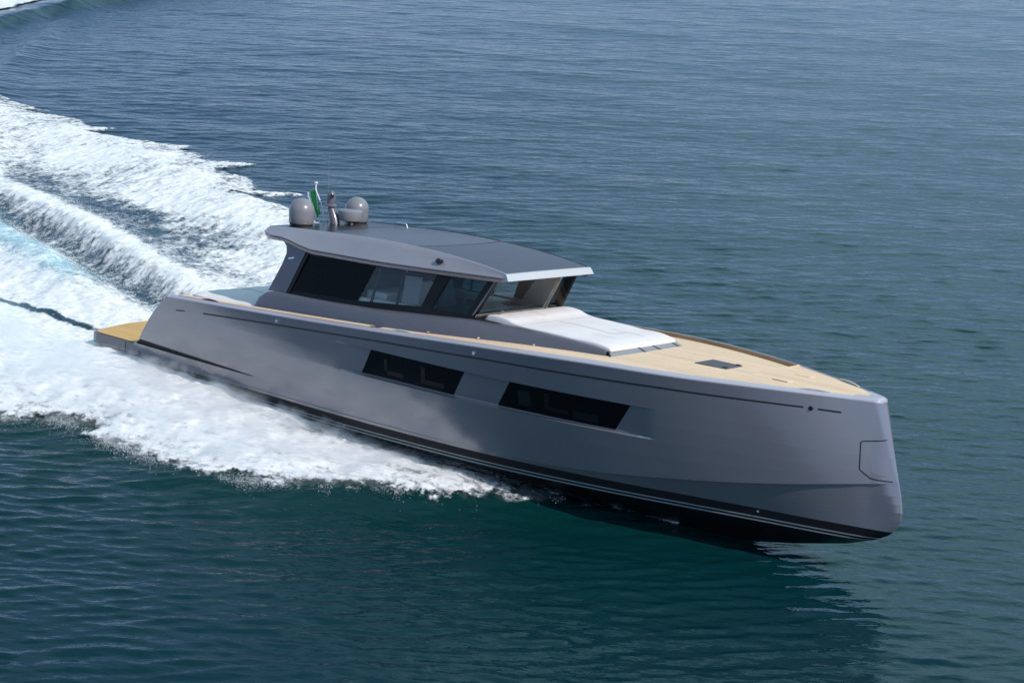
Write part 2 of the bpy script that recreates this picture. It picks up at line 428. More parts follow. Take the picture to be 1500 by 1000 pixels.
XD = 10.35                                # aft of this the side decks lie lower
def deck_strip(x, dz, inn, name, mat, cam_=.03):
    g = MB(); n = 13
    P = np.zeros((len(x), n, 3))
    for i, q in enumerate(x):
        hw = max(float(YS(q)) - inn, .01)
        yy = np.linspace(-hw, hw, n)
        P[i, :, 0] = q; P[i, :, 1] = yy
        P[i, :, 2] = float(ZS(q)) + dz + cam_ * (1 - (yy / hw) ** 2)
    g.grid(P)
    return g.build(name, mat, yacht)
deck_strip(np.linspace(XD, 19.2, 60), -.035, .165, 'foredeck', M['teak'], .053)
deck_strip(np.linspace(19.2, 21.66, 30), .045, .13, 'bow_deck', M['teak'])
g = MB(); x0 = 19.2; hw = float(YS(x0)) - .15; z0 = float(ZS(x0))
g.add([(x0 - .003, -hw, z0 - .05), (x0 - .003, hw, z0 - .05), (x0 - .003, hw, z0 + .074), (x0 - .003, 0, z0 + .076), (x0 - .003, -hw, z0 + .046)], [(0, 1, 2, 3, 4)])
g.build('deck_step', M['teak'], yacht, smooth=False)
deck_strip(np.linspace(3.75, XD, 40), -.38, .18, 'side_deck', M['teak'])
g = MB(); x0 = XD; hw = float(YS(x0)) - .17; z0 = float(ZS(x0))
g.add([(x0, -hw, z0 - .4), (x0, hw, z0 - .4), (x0, hw, z0 - .03), (x0, -hw, z0 - .03)], [(0, 1, 2, 3)])
g.build('deck_riser', M['trunk'], yacht, smooth=False)
xa = np.linspace(3.8, XD + .15, 60)
for sgn in (1, -1):                       # teak capping on the aft bulwarks
    g = MB()
    A = np.stack([gun(.125, .072, xa), gun(.20, .082, xa), gun(.335, .076, xa), gun(.345, .04, xa), gun(.345, -.38, xa)])
    A[..., 1] *= sgn
    g.grid(A[:4], 0, flip=(sgn == -1)); g.grid(A[3:], 1, flip=(sgn == -1))
    g.build('bulwark_capping', [M['teak'], M['trunk']], yacht)
# fairleads
def fairlead(x, sgn, L=.5):
    g = MB()
    q = np.linspace(x - L / 2, x + L / 2, 9)
    P = np.array([(t, sgn * -(float(YS(t)) - .15), float(ZS(t)) + .06 + .03 * math.sin(math.pi * i / 8)) for i, t in enumerate(q)])
    g.tube(P, .02, 8)
    g.build('fairlead', M['matblack'] if x < 8 else M['greige'], yacht)
for x in (5.0, 11.5, 20.8):
    for sgn in (1, -1): fairlead(x, sgn, .62)
# foredeck hatch
g = MB(); zh = lambda x: float(ZS(x)) - .072 + .088
g.hexa([(17.72, -.34, zh(18)), (18.5, -.30, zh(18)), (18.5, .36, zh(18)), (17.72, .38, zh(18))], [(17.74, -.32, zh(18) + .02), (18.48, -.28, zh(18) + .02), (18.48, .34, zh(18) + .02), (17.74, .36, zh(18) + .02)])
M['hatch'] = paint('hatch_grey', (.09, .085, .095), .6, 0, 0, .1, .08, 3, .3)
hatch = g.build('deck_hatch', M['hatch'], yacht, bevel=.008)
for (hx, hy) in ((18.36, -.24), (18.36, .26)):
    g = MB(); g.box((hx, hy, zh(18) + .021), (hx + .1, hy + .07, zh(18) + .035)); g.build('latch', M['matblack'], hatch)
# mooring gear hatch lines at the bow
for (px_, py_) in ((19.75, -.55),(19.75, .35)):
    g = MB(); z = float(ZS(19.8)) + .078
    g.box((px_, py_, z - .01), (px_ + .35, py_ + .22, z + .008)); g.build('bow_locker', M['teak'], yacht, bevel=.004)

# lines and grooves on the hull: ribbons that follow its surface
def ribbon(pts, width, name, mat, sgn=1, out=.004, taper=None, parent=None):
    P = []
    n = len(pts)
    for i, (x, z) in enumerate(pts):
        a = pts[max(i - 1, 0)]; b = pts[min(i + 1, n - 1)]
        d = np.array([b[0] - a[0], b[1] - a[1]]); d /= np.linalg.norm(d) + 1e-9
        nn = np.array([-d[1], d[0]]); wd = width * (taper[i] if taper else 1) / 2
        p1 = hull_pt(x - nn[0] * wd, z - nn[1] * wd, out); p2 = hull_pt(x + nn[0] * wd, z + nn[1] * wd, out)
        p1[1] *= sgn; p2[1] *= sgn
        P.append([p1, p2])
    g = MB(); g.grid(np.array(P), 0, flip=(sgn == 1))
    return g.build(name, mat, parent or yacht)
gx = [3.84, 4.18, 4.9, 7.92, 10.89, 14.16, 17.95, 20.72, 21.4]
gz = [1.655, 1.70, 1.755, 1.955, 2.125, 2.275, 2.37, 2.385, 2.37]
GZ = lambda x: float(np.interp(x, gx, gz))
def dense(a, b, n): return [(x, GZ(x)) for x in np.linspace(a, b, n)]
for sgn in (1, -1):
    ribbon(dense(4.9, 20.72, 120), .034, 'styling_groove', M['matblack'], sgn)  # flat dark ribbon paints in the shade of a groove
    ribbon(dense(3.84, 4.18, 4), .03, 'styling_groove', M['matblack'], sgn)
    ribbon(dense(20.97, 21.37, 6), .036, 'styling_groove', M['matblack'], sgn)
    # anchor pocket outline round the stem
    pk = [(22.19, 1.93), (22.05, 1.90), (21.80, 1.86), (21.765, 1.83), (21.80, 1.34), (21.81, 1.29), (22.0, 1.15), (22.06, 1.14), (22.2, 1.135), (22.40, 1.135)]
    fine = []
    for a, b in zip(pk[:-1], pk[1:]):
        for t in np.linspace(0, 1, 5)[:-1]: fine.append((a[0] + (b[0] - a[0]) * t, a[1] + (b[1] - a[1]) * t))
    ribbon(fine + [pk[-1]], .022, 'anchor_pocket_joint', M['matblack'], sgn)
    for (lx, lz, mt) in ((7.62, 2.03, 'steel'), (13.72, 2.36, 'steel'), (20.85, 2.38, 'matblack')):
        p = hull_pt(lx, lz); g = MB()
        g.tube([(p[0], sgn * (p[1] + .01), p[2]), (p[0], sgn * (p[1] - .03), p[2])], .04 if mt == 'steel' else .045, 12)
        g.build('hull_light' if mt == 'steel' else 'hull_vent', M[mt], yacht)
    # thin spray rail nub at the boot stripe
    p = hull_pt(19.9, .06); g = MB(); g.tube([(p[0], sgn * (p[1] + .02), p[2]), (p[0] + .01, sgn * (p[1] - .02), p[2])], .024, 10); g.build('exhaust_nub', M['steel'], yacht)

# hull windows: a dark pane in the recess with dim frames seen inside
def hull_window(c, sgn):
    """c: TL TR BR BL as (x, z)"""
    g = MB(); n = 14
    P = np.zeros((2, n, 3))
    for i in range(n):
        t = i / (n - 1)
        for k, (a, b) in enumerate(((c[3], c[2]), (c[0], c[1]))):
            x = a[0] + (b[0] - a[0]) * t; z = a[1] + (b[1] - a[1]) * t
            y = float(side_y(x, z)) - recess(x) + .006
            P[k, i] = (x, -sgn * y, z)
    g.grid(P, 0, flip=(sgn == -1))
    pane = g.build('hull_window', M['black'], yacht, smooth=True)
    return pane
W1 = [(10.61, 1.875), (13.36, 1.875), (13.03, 1.285), (10.32, 1.285)]
W2 = [(14.55, 1.875), (17.39, 1.875), (17.02, 1.285), (14.21, 1.285)]
for sgn in (1, -1):
    for c, det in ((W1, [(.20, .03, .30, .75), (.235, .17, .16, .34), (.60, .045, .18, .8), (.65, .2, .16, .33)]),
                   (W2, [(.13, .11, .2, .75), (.36, .04, .25, .85), (.40, .16, .22, .36), (.60, .2, .12, .40)])):
        pane = hull_window(c, sgn)
        for (u, du, v0, v1) in det:
            g = MB(); P = np.zeros((2, 3, 3))
            for i in range(3):
                uu = u + du * i / 2
                for k, vv in enumerate((v0, v1)):
                    xb = c[3][0] + (c[2][0] - c[3][0]) * uu; xt = c[0][0] + (c[1][0] - c[0][0]) * uu
                    x = xb * .5 + xt * .5; z = c[3][1] + (c[0][1] - c[3][1]) * vv
                    y = float(side_y(x, z)) - recess(x) + .009
                    P[k, i] = (x, -sgn * y, z)
            g.grid(P, 0, flip=(sgn == -1))
            g.build('window_frame', M['teal_dim'], pane, smooth=False)

# swim platform
g = MB()
aft = [(2.05, -2.44), (.25, -2.44), (.06, -2.38), (-.05, -2.22), (-.28, -1.6), (-.48, -.9), (-.55, 0)]
out = aft + [(x, -y) for x, y in aft[::-1][1:]]
n = len(out)
for (za, zb_, inn, mi) in ((.17, .44, 0, 0),):
    v = [(x, y, za) for x, y in out] + [(x, y, zb_) for x, y in out]
    g.add(v, [(i, i + n, (i + 1) % n + n, (i + 1) % n) for i in range(n)] + [tuple(range(n)), tuple(range(2 * n - 1, n - 1, -1))][::1])
plat = g.build('swim_platform', M['trunk'], yacht, smooth=False, bevel=.02)
g = MB()
v = [(x + .05 if x < 1.5 else x, y * .975, .447) for x, y in out]
v2 = [(x, y, .462) for x, y, z in v]
g.add(v + v2, [tuple(range(n, 2 * n))[::1]] + [(i, (i + 1) % n, (i + 1) % n + n, i + n) for i in range(n)])
g.build('teak_surface', M['teakplat'], plat, smooth=False)
g = MB(); g.add([(1.5, -2.445, .17), (1.52, -2.445, .17), (1.52, -2.445, .44), (1.5, -2.445, .44)], [(0, 1, 2, 3)])
g.build('platform_joint', M['matblack'], plat, smooth=False, solid=.004)
# transom door and steps
g = MB()
for k in range(4):
    z = .5 + .33 * k; x = 2.1 + .33 * k
    g.box((x - .35, -1.9, z - .06), (x + .05, -1.25, z))
g.build('stern_steps', M['teakplat'], yacht, smooth=False, bevel=.01)

# superstructure base (coaming) from aft of the cabin forward under the sun pad
cx = np.array([6.10, 6.22, 6.45, 6.8, 8, 9, 9.88, 11.15, 12.0, 12.6, 13.2, 13.8, 14.5, 15.2, 15.8, 16.15])
cbot = np.interp(cx, [6.1, 10, 12.75, 14.5, 15.5, 16.15], [2.3, 2.14, 1.84, 1.57, 1.42, 1.34])
ctopy = np.interp(cx, [6.1, 6.5, 12.6, 13.3, 16.15], [2.12, 2.08, 1.66, 1.43, 1.26])
ctopz = np.interp(cx, [6.1, 6.22, 6.45, 6.8, 8, 9.88, 11.15, 12.6, 13.2, 13.8, 15.0, 15.8, 16.15], [2.16, 2.36, 2.50, 2.55, 2.565, 2.62, 2.71, 2.82, 2.815, 2.825, 2.80, 2.755, 2.70])
zdk = np.array([float(ZS(q)) + (-.05 if q > XD else -.42) for q in cx])
nsec = 9; P = np.zeros((len(cx), 2 * nsec + 1, 3))
for i, q in enumerate(cx):
    for k in range(nsec):
        t = k / (nsec - 1)
        yy = cbot[i] + (ctopy[i] - cbot[i]) * (t ** 1.0); zz = zdk[i] + (ctopz[i] - zdk[i]) * math.sin(t * math.pi / 2) ** .8
        P[i, k] = (q, -yy, zz); P[i, 2 * nsec - k] = (q, yy, zz)
    P[i, nsec] = (q, 0, ctopz[i] + .012)
g = MB(); g.grid(P)
g.add(P[0], [tuple(range(2 * nsec + 1))]); 
trunk = g.build('superstructure_base', M['trunk'], yacht, edge_angle=50)
# front of the base: sloped ventilation grille
g = MB()
xf, zt_, zb2 = 16.15, 2.70, 2.61
nseg = 24
F = np.zeros((2, nseg + 1, 3))
for i in range(nseg + 1):
    yy = -1.36 + 2.72 * i / nseg; bow = .10 * (1 - (yy / 1.36) ** 2)
    F[0, i] = (xf + .13 + bow, yy * 1.0, zb2 + .02 * (1 - (yy / 1.3) ** 2)); F[1, i] = (xf + bow * 0, yy * .915, zt_)
g.grid(F, 0, flip=False)
grille = g.build('ventilation_grille', M['dome'], yacht, smooth=False)
for i in (0, 10, 15, 22):
    p0, p1 = F[0, i] + (.008, 0, .008), F[1, i] + (.008, 0, .008); p2, p3 = p1 + (0, .03, 0), p0 + (0, .05, 0)
    g = MB(); g.add([p0, p3, p2, p1], [(0, 1, 2, 3)]); g.build('grille_bracket', M['matblack'], grille, smooth=False)
# black block beside the pad, painting in the shade of a recess
g = MB(); g.hexa([(12.55, -1.64, 2.80), (13.3, -1.50, 2.78), (13.3, -1.34, 2.78), (12.55, -1.40, 2.80)], [(12.55, -1.62, 2.836), (13.3, -1.46, 2.815), (13.3, -1.34, 2.82), (12.55, -1.40, 2.84)])
g.build('recess_shade', M['matblack'], yacht, smooth=False)
for (x, z) in ((11.67, 2.50), (13.01, 2.585), (14.41, 2.655)):
    for sgn in (1, -1):
        yb = float(np.interp(x, cx, cbot)) - .0
        g = MB(); g.tube([(x, -sgn * (yb - .02), float(ZS(x)) + .02), (x, -sgn * (yb + .02), float(ZS(x)) + .02)], .022, 8)
        g.build('courtesy_light', M['steel'], yacht)

# ------------------------------------------------------------------ cabin
CY = lambda x: float(np.interp(x, [6, 12.6, 13.4], [2.05, 1.6, 1.55]))
ZB = lambda x: float(np.interp(x, [6.4, 9.88, 11.15, 12.6], [2.54, 2.61, 2.70, 2.82]))
def cab(x, z, out=0.0, sgn=1):
    return (x, -sgn * (CY(x) - .126 * (z - ZB(x)) + out), z)
def cab_panel(poly, name, mat, sgn, out, thick, parent=None, bevel=0):
    n = len(poly); g = MB()
    v = [cab(x, z, out, sgn) for x, z in poly] + [cab(x, z, out - thick, sgn) for x, z in poly]
    fs = [tuple(range(n)), tuple(range(2 * n - 1, n - 1, -1))] + [(i, i + n, (i + 1) % n + n, (i + 1) % n) for i in range(n)]
    if sgn == -1: fs = [f[::-1] for f in fs]
    g.add(v, fs)
    return g.build(name, mat, parent or yacht, smooth=False, bevel=bevel)
ZTOP = 3.84
for sgn in (1, -1):
    cab_panel([(6.42, 2.53), (7.00, 2.55), (7.52, 3.78), (6.50, 3.92), (6.80, 3.66), (6.84, 3.50), (6.74, 3.2)], 'aft_pillar', M['trunk'], sgn, .02, .1)
    cab_panel([(7.03, 2.55), (7.10, 2.55), (7.62, 3.78), (7.55, 3.78)], 'pillar_joint', M['matblack'], sgn, .012, .08)
    # bottom and top rails follow the base line and the roof
    cab_panel([(7.1, 2.53), (9.88, 2.6), (11.15, 2.69), (12.6, 2.80), (12.68, 2.93), (11.43, 2.875), (11.15, 2.865), (9.2, 2.70), (7.17, 2.63)], 'lower_rail', M['frame'], sgn, .0, .06)
    cab_panel([(7.45, 3.53), (9.66, 3.56), (11.43, 3.635), (13.1, 3.73), (13.2, 3.88), (7.55, 3.82)], 'upper_rail', M['frame'], sgn, .0, .06)
    cab_panel([(11.13, 2.865), (11.43, 2.875), (11.83, 3.65), (11.45, 3.635)], 'window_pillar', M['frame'], sgn, .0, .08)
    cab_panel([(12.44, 2.92), (12.68, 2.93), (13.16, 3.80), (12.89, 3.74)], 'windscreen_pillar', M['frame'], sgn, .0, .09)
    cab_panel([(12.60, 2.90), (12.66, 2.93), (13.13, 3.76), (13.08, 3.75)], 'pillar_trim', M['trunk'], sgn, .012, .02)
    cab_panel([(7.17, 2.63), (9.24, 2.705), (9.63, 3.56), (7.58, 3.53)], 'dark_side_window', M['darkglass'], sgn, -.012, .008)
    cab_panel([(9.24, 2.705), (11.13, 2.865), (11.45, 3.63), (9.63, 3.56)], 'side_window', M['tint'], sgn, -.014, .008)
    cab_panel([(11.43, 2.875), (12.44, 2.92), (12.89, 3.74), (11.83, 3.65)], 'quarter_window', M['qtint'], sgn, -.014, .008)
    cab_panel([(9.60, 2.74), (9.66, 2.74), (9.80, 3.56), (9.74, 3.56)], 'window_mullion', M['frame'], sgn, -.024, .03)
    cab_panel([(10.36, 2.80), (10.42, 2.80), (10.50, 3.59), (10.44, 3.59)], 'window_mullion', M['frame'], sgn, -.024, .03)
    # curtains / joinery dimly seen behind the dark glass
    for (xa_, xb_) in ((7.65, 8.1), (8.35, 9.0)):
        cab_panel([(xa_, 2.95), (xb_, 2.97), (xb_ + .18, 3.46), (xa_ + .18, 3.45)], 'cabin_blind', M['greige'], sgn, -.10, .02)
cab_panel([(10.50, 2.84), (11.0, 2.88), (11.0, 3.50), (10.50, 3.48)], 'far_window_panel', M['dome'], 1, -.06, .01)  # grey panel added in place of the view through the far window
# windscreen, raked forward at the top
nw = 17
def ws(u, v, out=0.0):
    yb, yt2 = 1.56, 1.45
    xb = 12.68 + .10 * (1 - u * u) + out; xt = 13.14 + .14 * (1 - u * u) + out
    zb_ = 2.86 + .03 * (1 - u * u); zt2 = 3.83
    return (xb + (xt - xb) * v, u * (yb + (yt2 - yb) * v), zb_ + (zt2 - zb_) * v)
g = MB(); g.grid(np.array([[ws(-1 + 2 * i / (nw - 1), v) for i in range(nw)] for v in np.linspace(0, 1, 5)]))
wsc = g.build('windscreen', M['glass'], yacht)
g = MB(); g.grid(np.array([[ws(-1 + 2 * i / (nw - 1), v, .008) for i in range(nw)] for v in np.linspace(-.06, .05, 2)]))
g.build('windscreen_gasket', M['matblack'], wsc, solid=.012)
for u in (.5,):
    g = MB(); g.add([ws(u - .012, -.02, -.01), ws(u + .012, -.02, -.01), ws(u + .012, 1, -.01), ws(u - .012, 1, -.01)], [(0, 1, 2, 3)]); g.build('windscreen_joint', M['dome'], wsc, smooth=False, solid=.012)

# aft cabin bulkhead with glass doors
g = MB(); g.hexa([(6.62, -1.95, 1.7), (6.68, -1.95, 1.7), (6.68, 1.95, 1.7), (6.62, 1.95, 1.7)], [(6.86, -1.84, 3.8), (6.92, -1.84, 3.8), (6.92, 1.84, 3.8), (6.86, 1.84, 3.8)])
g.build('aft_bulkhead', M['black'], yacht, smooth=False)
# interior
g = MB(); g.add([(6.7, -1.95, 2.06), (12.6, -1.55, 2.06), (12.6, 1.55, 2.06), (6.7, 1.95, 2.06)], [(0, 1, 2, 3)]); g.build('cabin_sole', M['wood'], yacht, smooth=False)
for sgn in (1, -1):
    g = MB(); g.hexa([(6.7, sgn * 1.86, 2.06), (12.5, sgn * 1.5, 2.06), (12.5, sgn * 1.54, 2.06), (6.7, sgn * 1.92, 2.06)], [(6.7, sgn * 1.86, 2.72), (12.5, sgn * 1.5, 2.90), (12.5, sgn * 1.54, 2.90), (6.7, sgn * 1.92, 2.72)])
    g.build('side_lining', M['greige'], yacht, smooth=False)
g = MB(); g.hexa([(11.75, -1.45, 2.06), (12.72, -1.45, 2.06), (12.72, 1.45, 2.06), (11.75, 1.45, 2.06)], [(11.95, -1.42, 2.86), (12.66, -1.45, 2.83), (12.66, 1.45, 2.83), (11.95, 1.42, 2.86)])
dash = g.build('dashboard', M['greige'], yacht, smooth=False, bevel=.05)
g = MB(); g.hexa([(11.93, -1.2, 2.80), (12.2, -1.2, 2.85), (12.2, .1, 2.85), (11.93, .1, 2.80)], [(11.98, -1.16, 3.0), (12.3, -1.16, 2.9), (12.3, .06, 2.9), (11.98, .06, 3.0)]); g.build('instrument_panel', M['greige'], dash, smooth=False, bevel=.02)
g = MB(); th = [2 * math.pi * k / 24 for k in range(25)]
g.tube([(11.80 - .06 * math.sin(a), -.75 + .22 * math.cos(a), 2.92 + .20 * math.sin(a)) for a in th], .018, 8); g.tube([(11.80, -.75, 2.92), (11.96, -.75, 2.86)], .03, 8)
g.build('steering_wheel', M['white'], yacht)
def helm_seat(x, y, mat):
    g = MB(); g.box((x, y - .28, 2.55), (x + .5, y + .28, 2.68)); seat = g.build('helm_seat', M[mat], yacht, smooth=False, bevel=.04)
    g = MB(); g.hexa([(x - .02, y - .27, 2.62), (x + .12, y - .27, 2.62), (x + .12, y + .27, 2.62), (x - .02, y + .27, 2.62)], [(x - .16, y - .24, 3.3), (x - .06, y - .24, 3.3), (x - .06, y + .24, 3.3), (x - .16, y + .24, 3.3)]); g.build('backrest', M[mat], seat, smooth=False, bevel=.04)
    g = MB(); g.tube([(x + .22, y, 2.06), (x + .22, y, 2.57)], .07, 12); g.build('pedestal', M['steel'], seat)
helm_seat(10.55, -.85, 'cushion'); helm_seat(10.55, -.15, 'cushion')
g = MB(); g.box((9.2, -1.5, 2.06), (9.85, -.3, 2.95)); g.build('settee', M['cushion'], yacht, smooth=False, bevel=.05)
g = MB(); g.box((8.95, -1.62, 2.06), (9.10, 1.0, 3.25)); g.build('cabin_partition', M['matblack'], yacht, smooth=False)
g = MB(); g.box((9.2, .5, 2.06), (11.2, 1.45, 2.82)); g.build('galley_counter', M['beige'], yacht, smooth=False, bevel=.03)
g = MB(); g.hexa([(11.6, 1.28, 2.85), (12.35, 1.22, 2.85), (12.35, 1.40, 2.85), (11.6, 1.5, 2.85)], [(12.3, 1.2, 3.75), (12.85, 1.2, 3.75), (12.85, 1.34, 3.75), (12.3, 1.36, 3.75)]); g.build('pillar_lining', M['beige'], yacht, smooth=False)

# ------------------------------------------------------------------ hardtop roof
rx = np.array([5.92, 6.0, 6.3, 6.7, 7.0, 7.4, 7.8, 8.6, 9.4, 10.2, 11.0, 11.7, 12.4, 12.9, 13.25, 13.4])
ly = np.interp(rx, [5.9, 6.2, 6.9, 7.6, 8.6, 10.2, 11.6, 13.4], [1.80, 1.93, 1.98, 2.02, 2.03, 1.95, 1.78, 1.52])
lz = cub([5.9, 6.2, 6.8, 7.2, 7.6, 8.6, 10.2, 11.6, 13.4], [3.90, 3.86, 3.86, 3.80, 3.73, 3.73, 3.75, 3.79, 3.845], rx)
uy = np.interp(rx, [5.9, 8, 10, 12, 13.4], [1.62, 1.56, 1.51, 1.49, 1.475])
uz = cub([5.9, 7.0, 8.0, 9.6, 11.2, 12.0, 13.35, 13.5], [4.02, 4.085, 4.13, 4.185, 4.155, 4.11, 3.95, 3.925], rx)
crown = np.interp(rx, [5.9, 7, 9, 11, 13, 13.4], [.02, .03, .035, .035, .02, .008])
def roof_sec(i):
    a = []
    L = lambda s: (rx[i], s * ly[i], lz[i])
    return a
def strip(fn, mat, name, solid=0):
    for sgn in (1, -1):
        P = np.array([[(p[0], -sgn * p[1], p[2]) for p in fn(i)] for i in range(len(rx))])
        g = MB(); g.grid(P, 0, flip=(sgn == -1)); g.build(name, mat, yacht, edge_angle=30)
strip(lambda i: [(rx[i], ly[i] - .14, lz[i] - .115), (rx[i], ly[i] - .045, lz[i] - .105), (rx[i], ly[i] - .012, lz[i] - .035), (rx[i], ly[i] - .03, lz[i] - .026), (rx[i], ly[i] - .035, lz[i] - .012)], M['roof'], 'roof_drip_rail')
strip(lambda i: [(rx[i], ly[i] - .03, lz[i] - .013), (rx[i], ly[i] + .012, lz[i] - .010), (rx[i], ly[i] + .014, lz[i] + .012), (rx[i], ly[i] * .72 + uy[i] * .28, lz[i] * .70 + uz[i] * .30), (rx[i], ly[i] * .3 + uy[i] * .7, lz[i] * .28 + uz[i] * .72), (rx[i], uy[i] + .012, uz[i] - .004), (rx[i], uy[i] - .02, uz[i] + .008)], M['roof'], 'roof_side_panel')
# top skin in three panels: aft equipment deck, middle glass, front glass
def top_panel(x0, x1, name, mat, dz=0.0, curve=(0, 0), yk=-.015):
    n = 17; xs_ = np.linspace(0, 1, 24); P = np.zeros((24, n, 3))
    for i, t in enumerate(xs_):
        for k in range(n):
            v = -1 + 2 * k / (n - 1)
            a = x0 - curve[0] * v * v; b = x1 - curve[1] * v * v
            x = a + (b - a) * t
            hw = np.interp(x, rx, uy) + yk; z = float(np.interp(x, rx, uz)) + float(np.interp(x, rx, crown)) * (1 - v * v) + dz
            P[i, k] = (x, v * hw, z)
    g = MB(); g.grid(P)
    E = np.concatenate([P[0], P[1:-1, -1], P[-1][::-1], P[1:-1, 0][::-1]])
    nE = len(E); lowE = E.copy(); lowE[:, 2] -= .06
    g.add(list(E) + list(lowE), [(i, (i + 1) % nE, (i + 1) % nE + nE, i + nE) for i in range(nE)])
    return g.build(name, mat, yacht, edge_angle=40)
M['roofaft'] = paint('roof_deck_black', (.008, .007, .007), .26, 0, .0, .04, .2, 2, .35)
M['roofmid'] = paint('roof_grey_glass', (.042, .036, .044), .26, 0, .0, .12, .2, .6, .3)
M['rooffront'] = paint('roof_front_grey', (.058, .052, .064), .36, .0, .0, .2, .08, .6, .35)
top_panel(5.95, 7.75, 'roof_equipment_deck', M['roofaft'], 0, (0, 0))
top_panel(7.79, 10.97, 'sunroof_panel', M['roofmid'], 0, (0, .30))
top_panel(11.015, 13.38, 'roof_front_panel', M['rooffront'], 0, (.30, 0))
g = MB(); g.grid(np.array([[(rx[i], v * (uy[i] - .03), uz[i] - .045) for v in np.linspace(-1, 1, 9)] for i in range(len(rx))])); g.build('roof_under_layer', M['matblack'], yacht)
# soffit and visor
g = MB(); g.grid(np.array([[(rx[i], v * (ly[i] - .08), lz[i] - .06) for v in np.linspace(-1, 1, 9)] for i in range(len(rx))]), 0, flip=True); g.build('roof_soffit', M['matblack'], yacht)
n = 21; V = np.linspace(-1, 1, n)
g = MB()
g.grid(np.array([[(13.36, v * 1.50, 3.945 + .008 * (1 - v * v)) for v in V], [(13.43, v * 1.515, 3.935 + .008 * (1 - v * v)) for v in V], [(13.52, v * 1.54, 3.80) for v in V], [(13.49, v * 1.53, 3.785) for v in V], [(13.2, v * 1.5, 3.80) for v in V]]))
for s in (0, n - 1):
    v = V[s]; q = [(13.36, v * 1.50, 3.945), (13.43, v * 1.515, 3.935), (13.52, v * 1.54, 3.80), (13.49, v * 1.53, 3.785), (13.2, v * 1.5, 3.80)]
    g.add(q, [(0, 1, 2, 3, 4)])
M['visor'] = paint('visor_light_grey', (.46, .45, .46), .35, .0, .3, .1, .03)
g.build('roof_visor', M['visor'], yacht, edge_angle=30)
# aft edge of the roof
g = MB(); g.grid(np.array([[(5.95, v * uy[0], uz[0] + .01), (5.90, v * (uy[0] + .1), 3.96), (5.92, v * (ly[0] - .02), lz[0] - .03)] for v in V])); g.build('roof_aft_edge', M['roof'], yacht)

RZ = lambda x, y: float(np.interp(x, rx, uz) + np.interp(x, rx, crown) * (1 - (y / np.interp(x, rx, uy)) ** 2))
def dome(x, y, r, h, name):
    g = MB(); zc = h - r
    prof = [(r * .82, .0), (r * .90, .01), (r * .92, .05)]
    g.lathe((x, y, RZ(x, y)), prof, 36); base = g.build('radome_base' if 0 else 'satellite_dome', M['matblack'], yacht)
    prof = [(r * .93, .05), (r * .97, .08), (r * .985, .2), (r, zc)] + [(r * math.cos(a), zc + r * math.sin(a)) for a in np.linspace(.08, math.pi / 2 - .02, 14)]
    g = MB(); g.lathe((x, y, RZ(x, y)), prof, 40); g.build('dome_cover', M['dome'], base, edge_angle=40)
dome(6.27, -.94, .315, .67, 's'); dome(6.30, .94, .30, .66, 'p')
x, y = 6.66, .36; z = RZ(x, y)
g = MB(); g.tube([(x, y, z - .01), (x, y, z + .09)], [.09, .06], 14); g.tube([(x + .18, y - .12, z - .01), (x + .16, y - .1, z + .1)], .03, 8); foot = g.build('radar_scanner', M['dome'], yacht)
g = MB(); g.lathe((x, y, z + .09), [(.27, 0), (.305, .015), (.315, .06), (.318, .2), (.31, .245), (.28, .27), (.02, .285)], 40); g.build('radar_cover', M['dome'], foot, edge_angle=40)
x, y = 6.30, .06; z = RZ(x, y)
g = MB(); g.tube([(x + .13, y, z - .01), (x + .10, y, z + .12), (x + .0, y, z + .32), (x - .05, y, z + .42)], [.13, .12, .095, .09], 16)
sl = g.build('camera_turret', M['trunk'], yacht)
g = MB(); g.lathe((x - .05, y, z + .40), [(.10, 0), (.16, .03), (.16, .06), (.115, .10), (.12, .22), (.105, .33), (.07, .40), (.02, .43)], 20); g.build('turret_head', M['trunk'], sl)
g = MB(); g.tube([(x + .05, y - .07, z + .70), (x + .09, y - .11, z + .70)], .05, 12); g.build('camera_lens', M['matblack'], sl)
# flag staff with a brace, whip aerial, small hand rail and side light
x, y = 6.12, 0.0; z = RZ(x, y)
g = MB(); g.tube([(x, y, z - .01), (x - .12, y, z + .42), (x - .38, y, z + .80), (x - .38, y, z + .96)], [.016, .014, .016, .02], 8); g.lathe((x - .38, y, z + .95), [(.02, 0), (.05, .01), (.05, .04), (.02, .05)], 12)
g.tube([(x - .18, y, z - .01), (x - .36, y, z + .72)], .009, 6); g.build('flag_staff', M['white'], yacht)
g = MB(); g.tube([(6.0, .22, RZ(6.0, .2) - .01), (5.92, .22, RZ(6.0, .2) + 1.75)], [.009, .003], 6); g.build('whip_aerial', M['dome'], yacht)
g = MB(); z = RZ(7.78, 1.0); g.tube([(7.62, 1.0, z), (7.62, 1.0, z + .09), (7.68, 1.0, z + .10), (8.0, 1.0, z + .10), (8.05, 1.0, z)], .014, 8); g.build('roof_handrail', M['steel'], yacht)
for sgn in (1, -1):
    g = MB(); p = np.array((11.57, -sgn * 1.685, 3.975)); nn = np.array((0, -sgn * .75, .65))
    g.tube([p - nn * .01, p + nn * .035], .06, 10); g.tube([p + np.array((.10, 0, .0)) - nn * .01, p + np.array((.10, 0, 0)) + nn * .03], .045, 10); g.build('side_light', M['matblack'], yacht)
    # small vent plate on the aft pillar
    cab_panel([(6.93, 3.36), (7.1, 3.40), (7.1, 3.43), (6.93, 3.39)], 'pillar_badge', M['steel'], sgn, .026, .008)

# ------------------------------------------------------------------ loose things aboard
def aboard(o, base):
    """put a mesh drawn in the boat's frame on its own origin, standing in the boat's attitude"""
    me = o.data; b = Vector(base)
    me.transform(Matrix.Translation(-b)); o.matrix_world = BOAT @ Matrix.Translation(b)
    return o
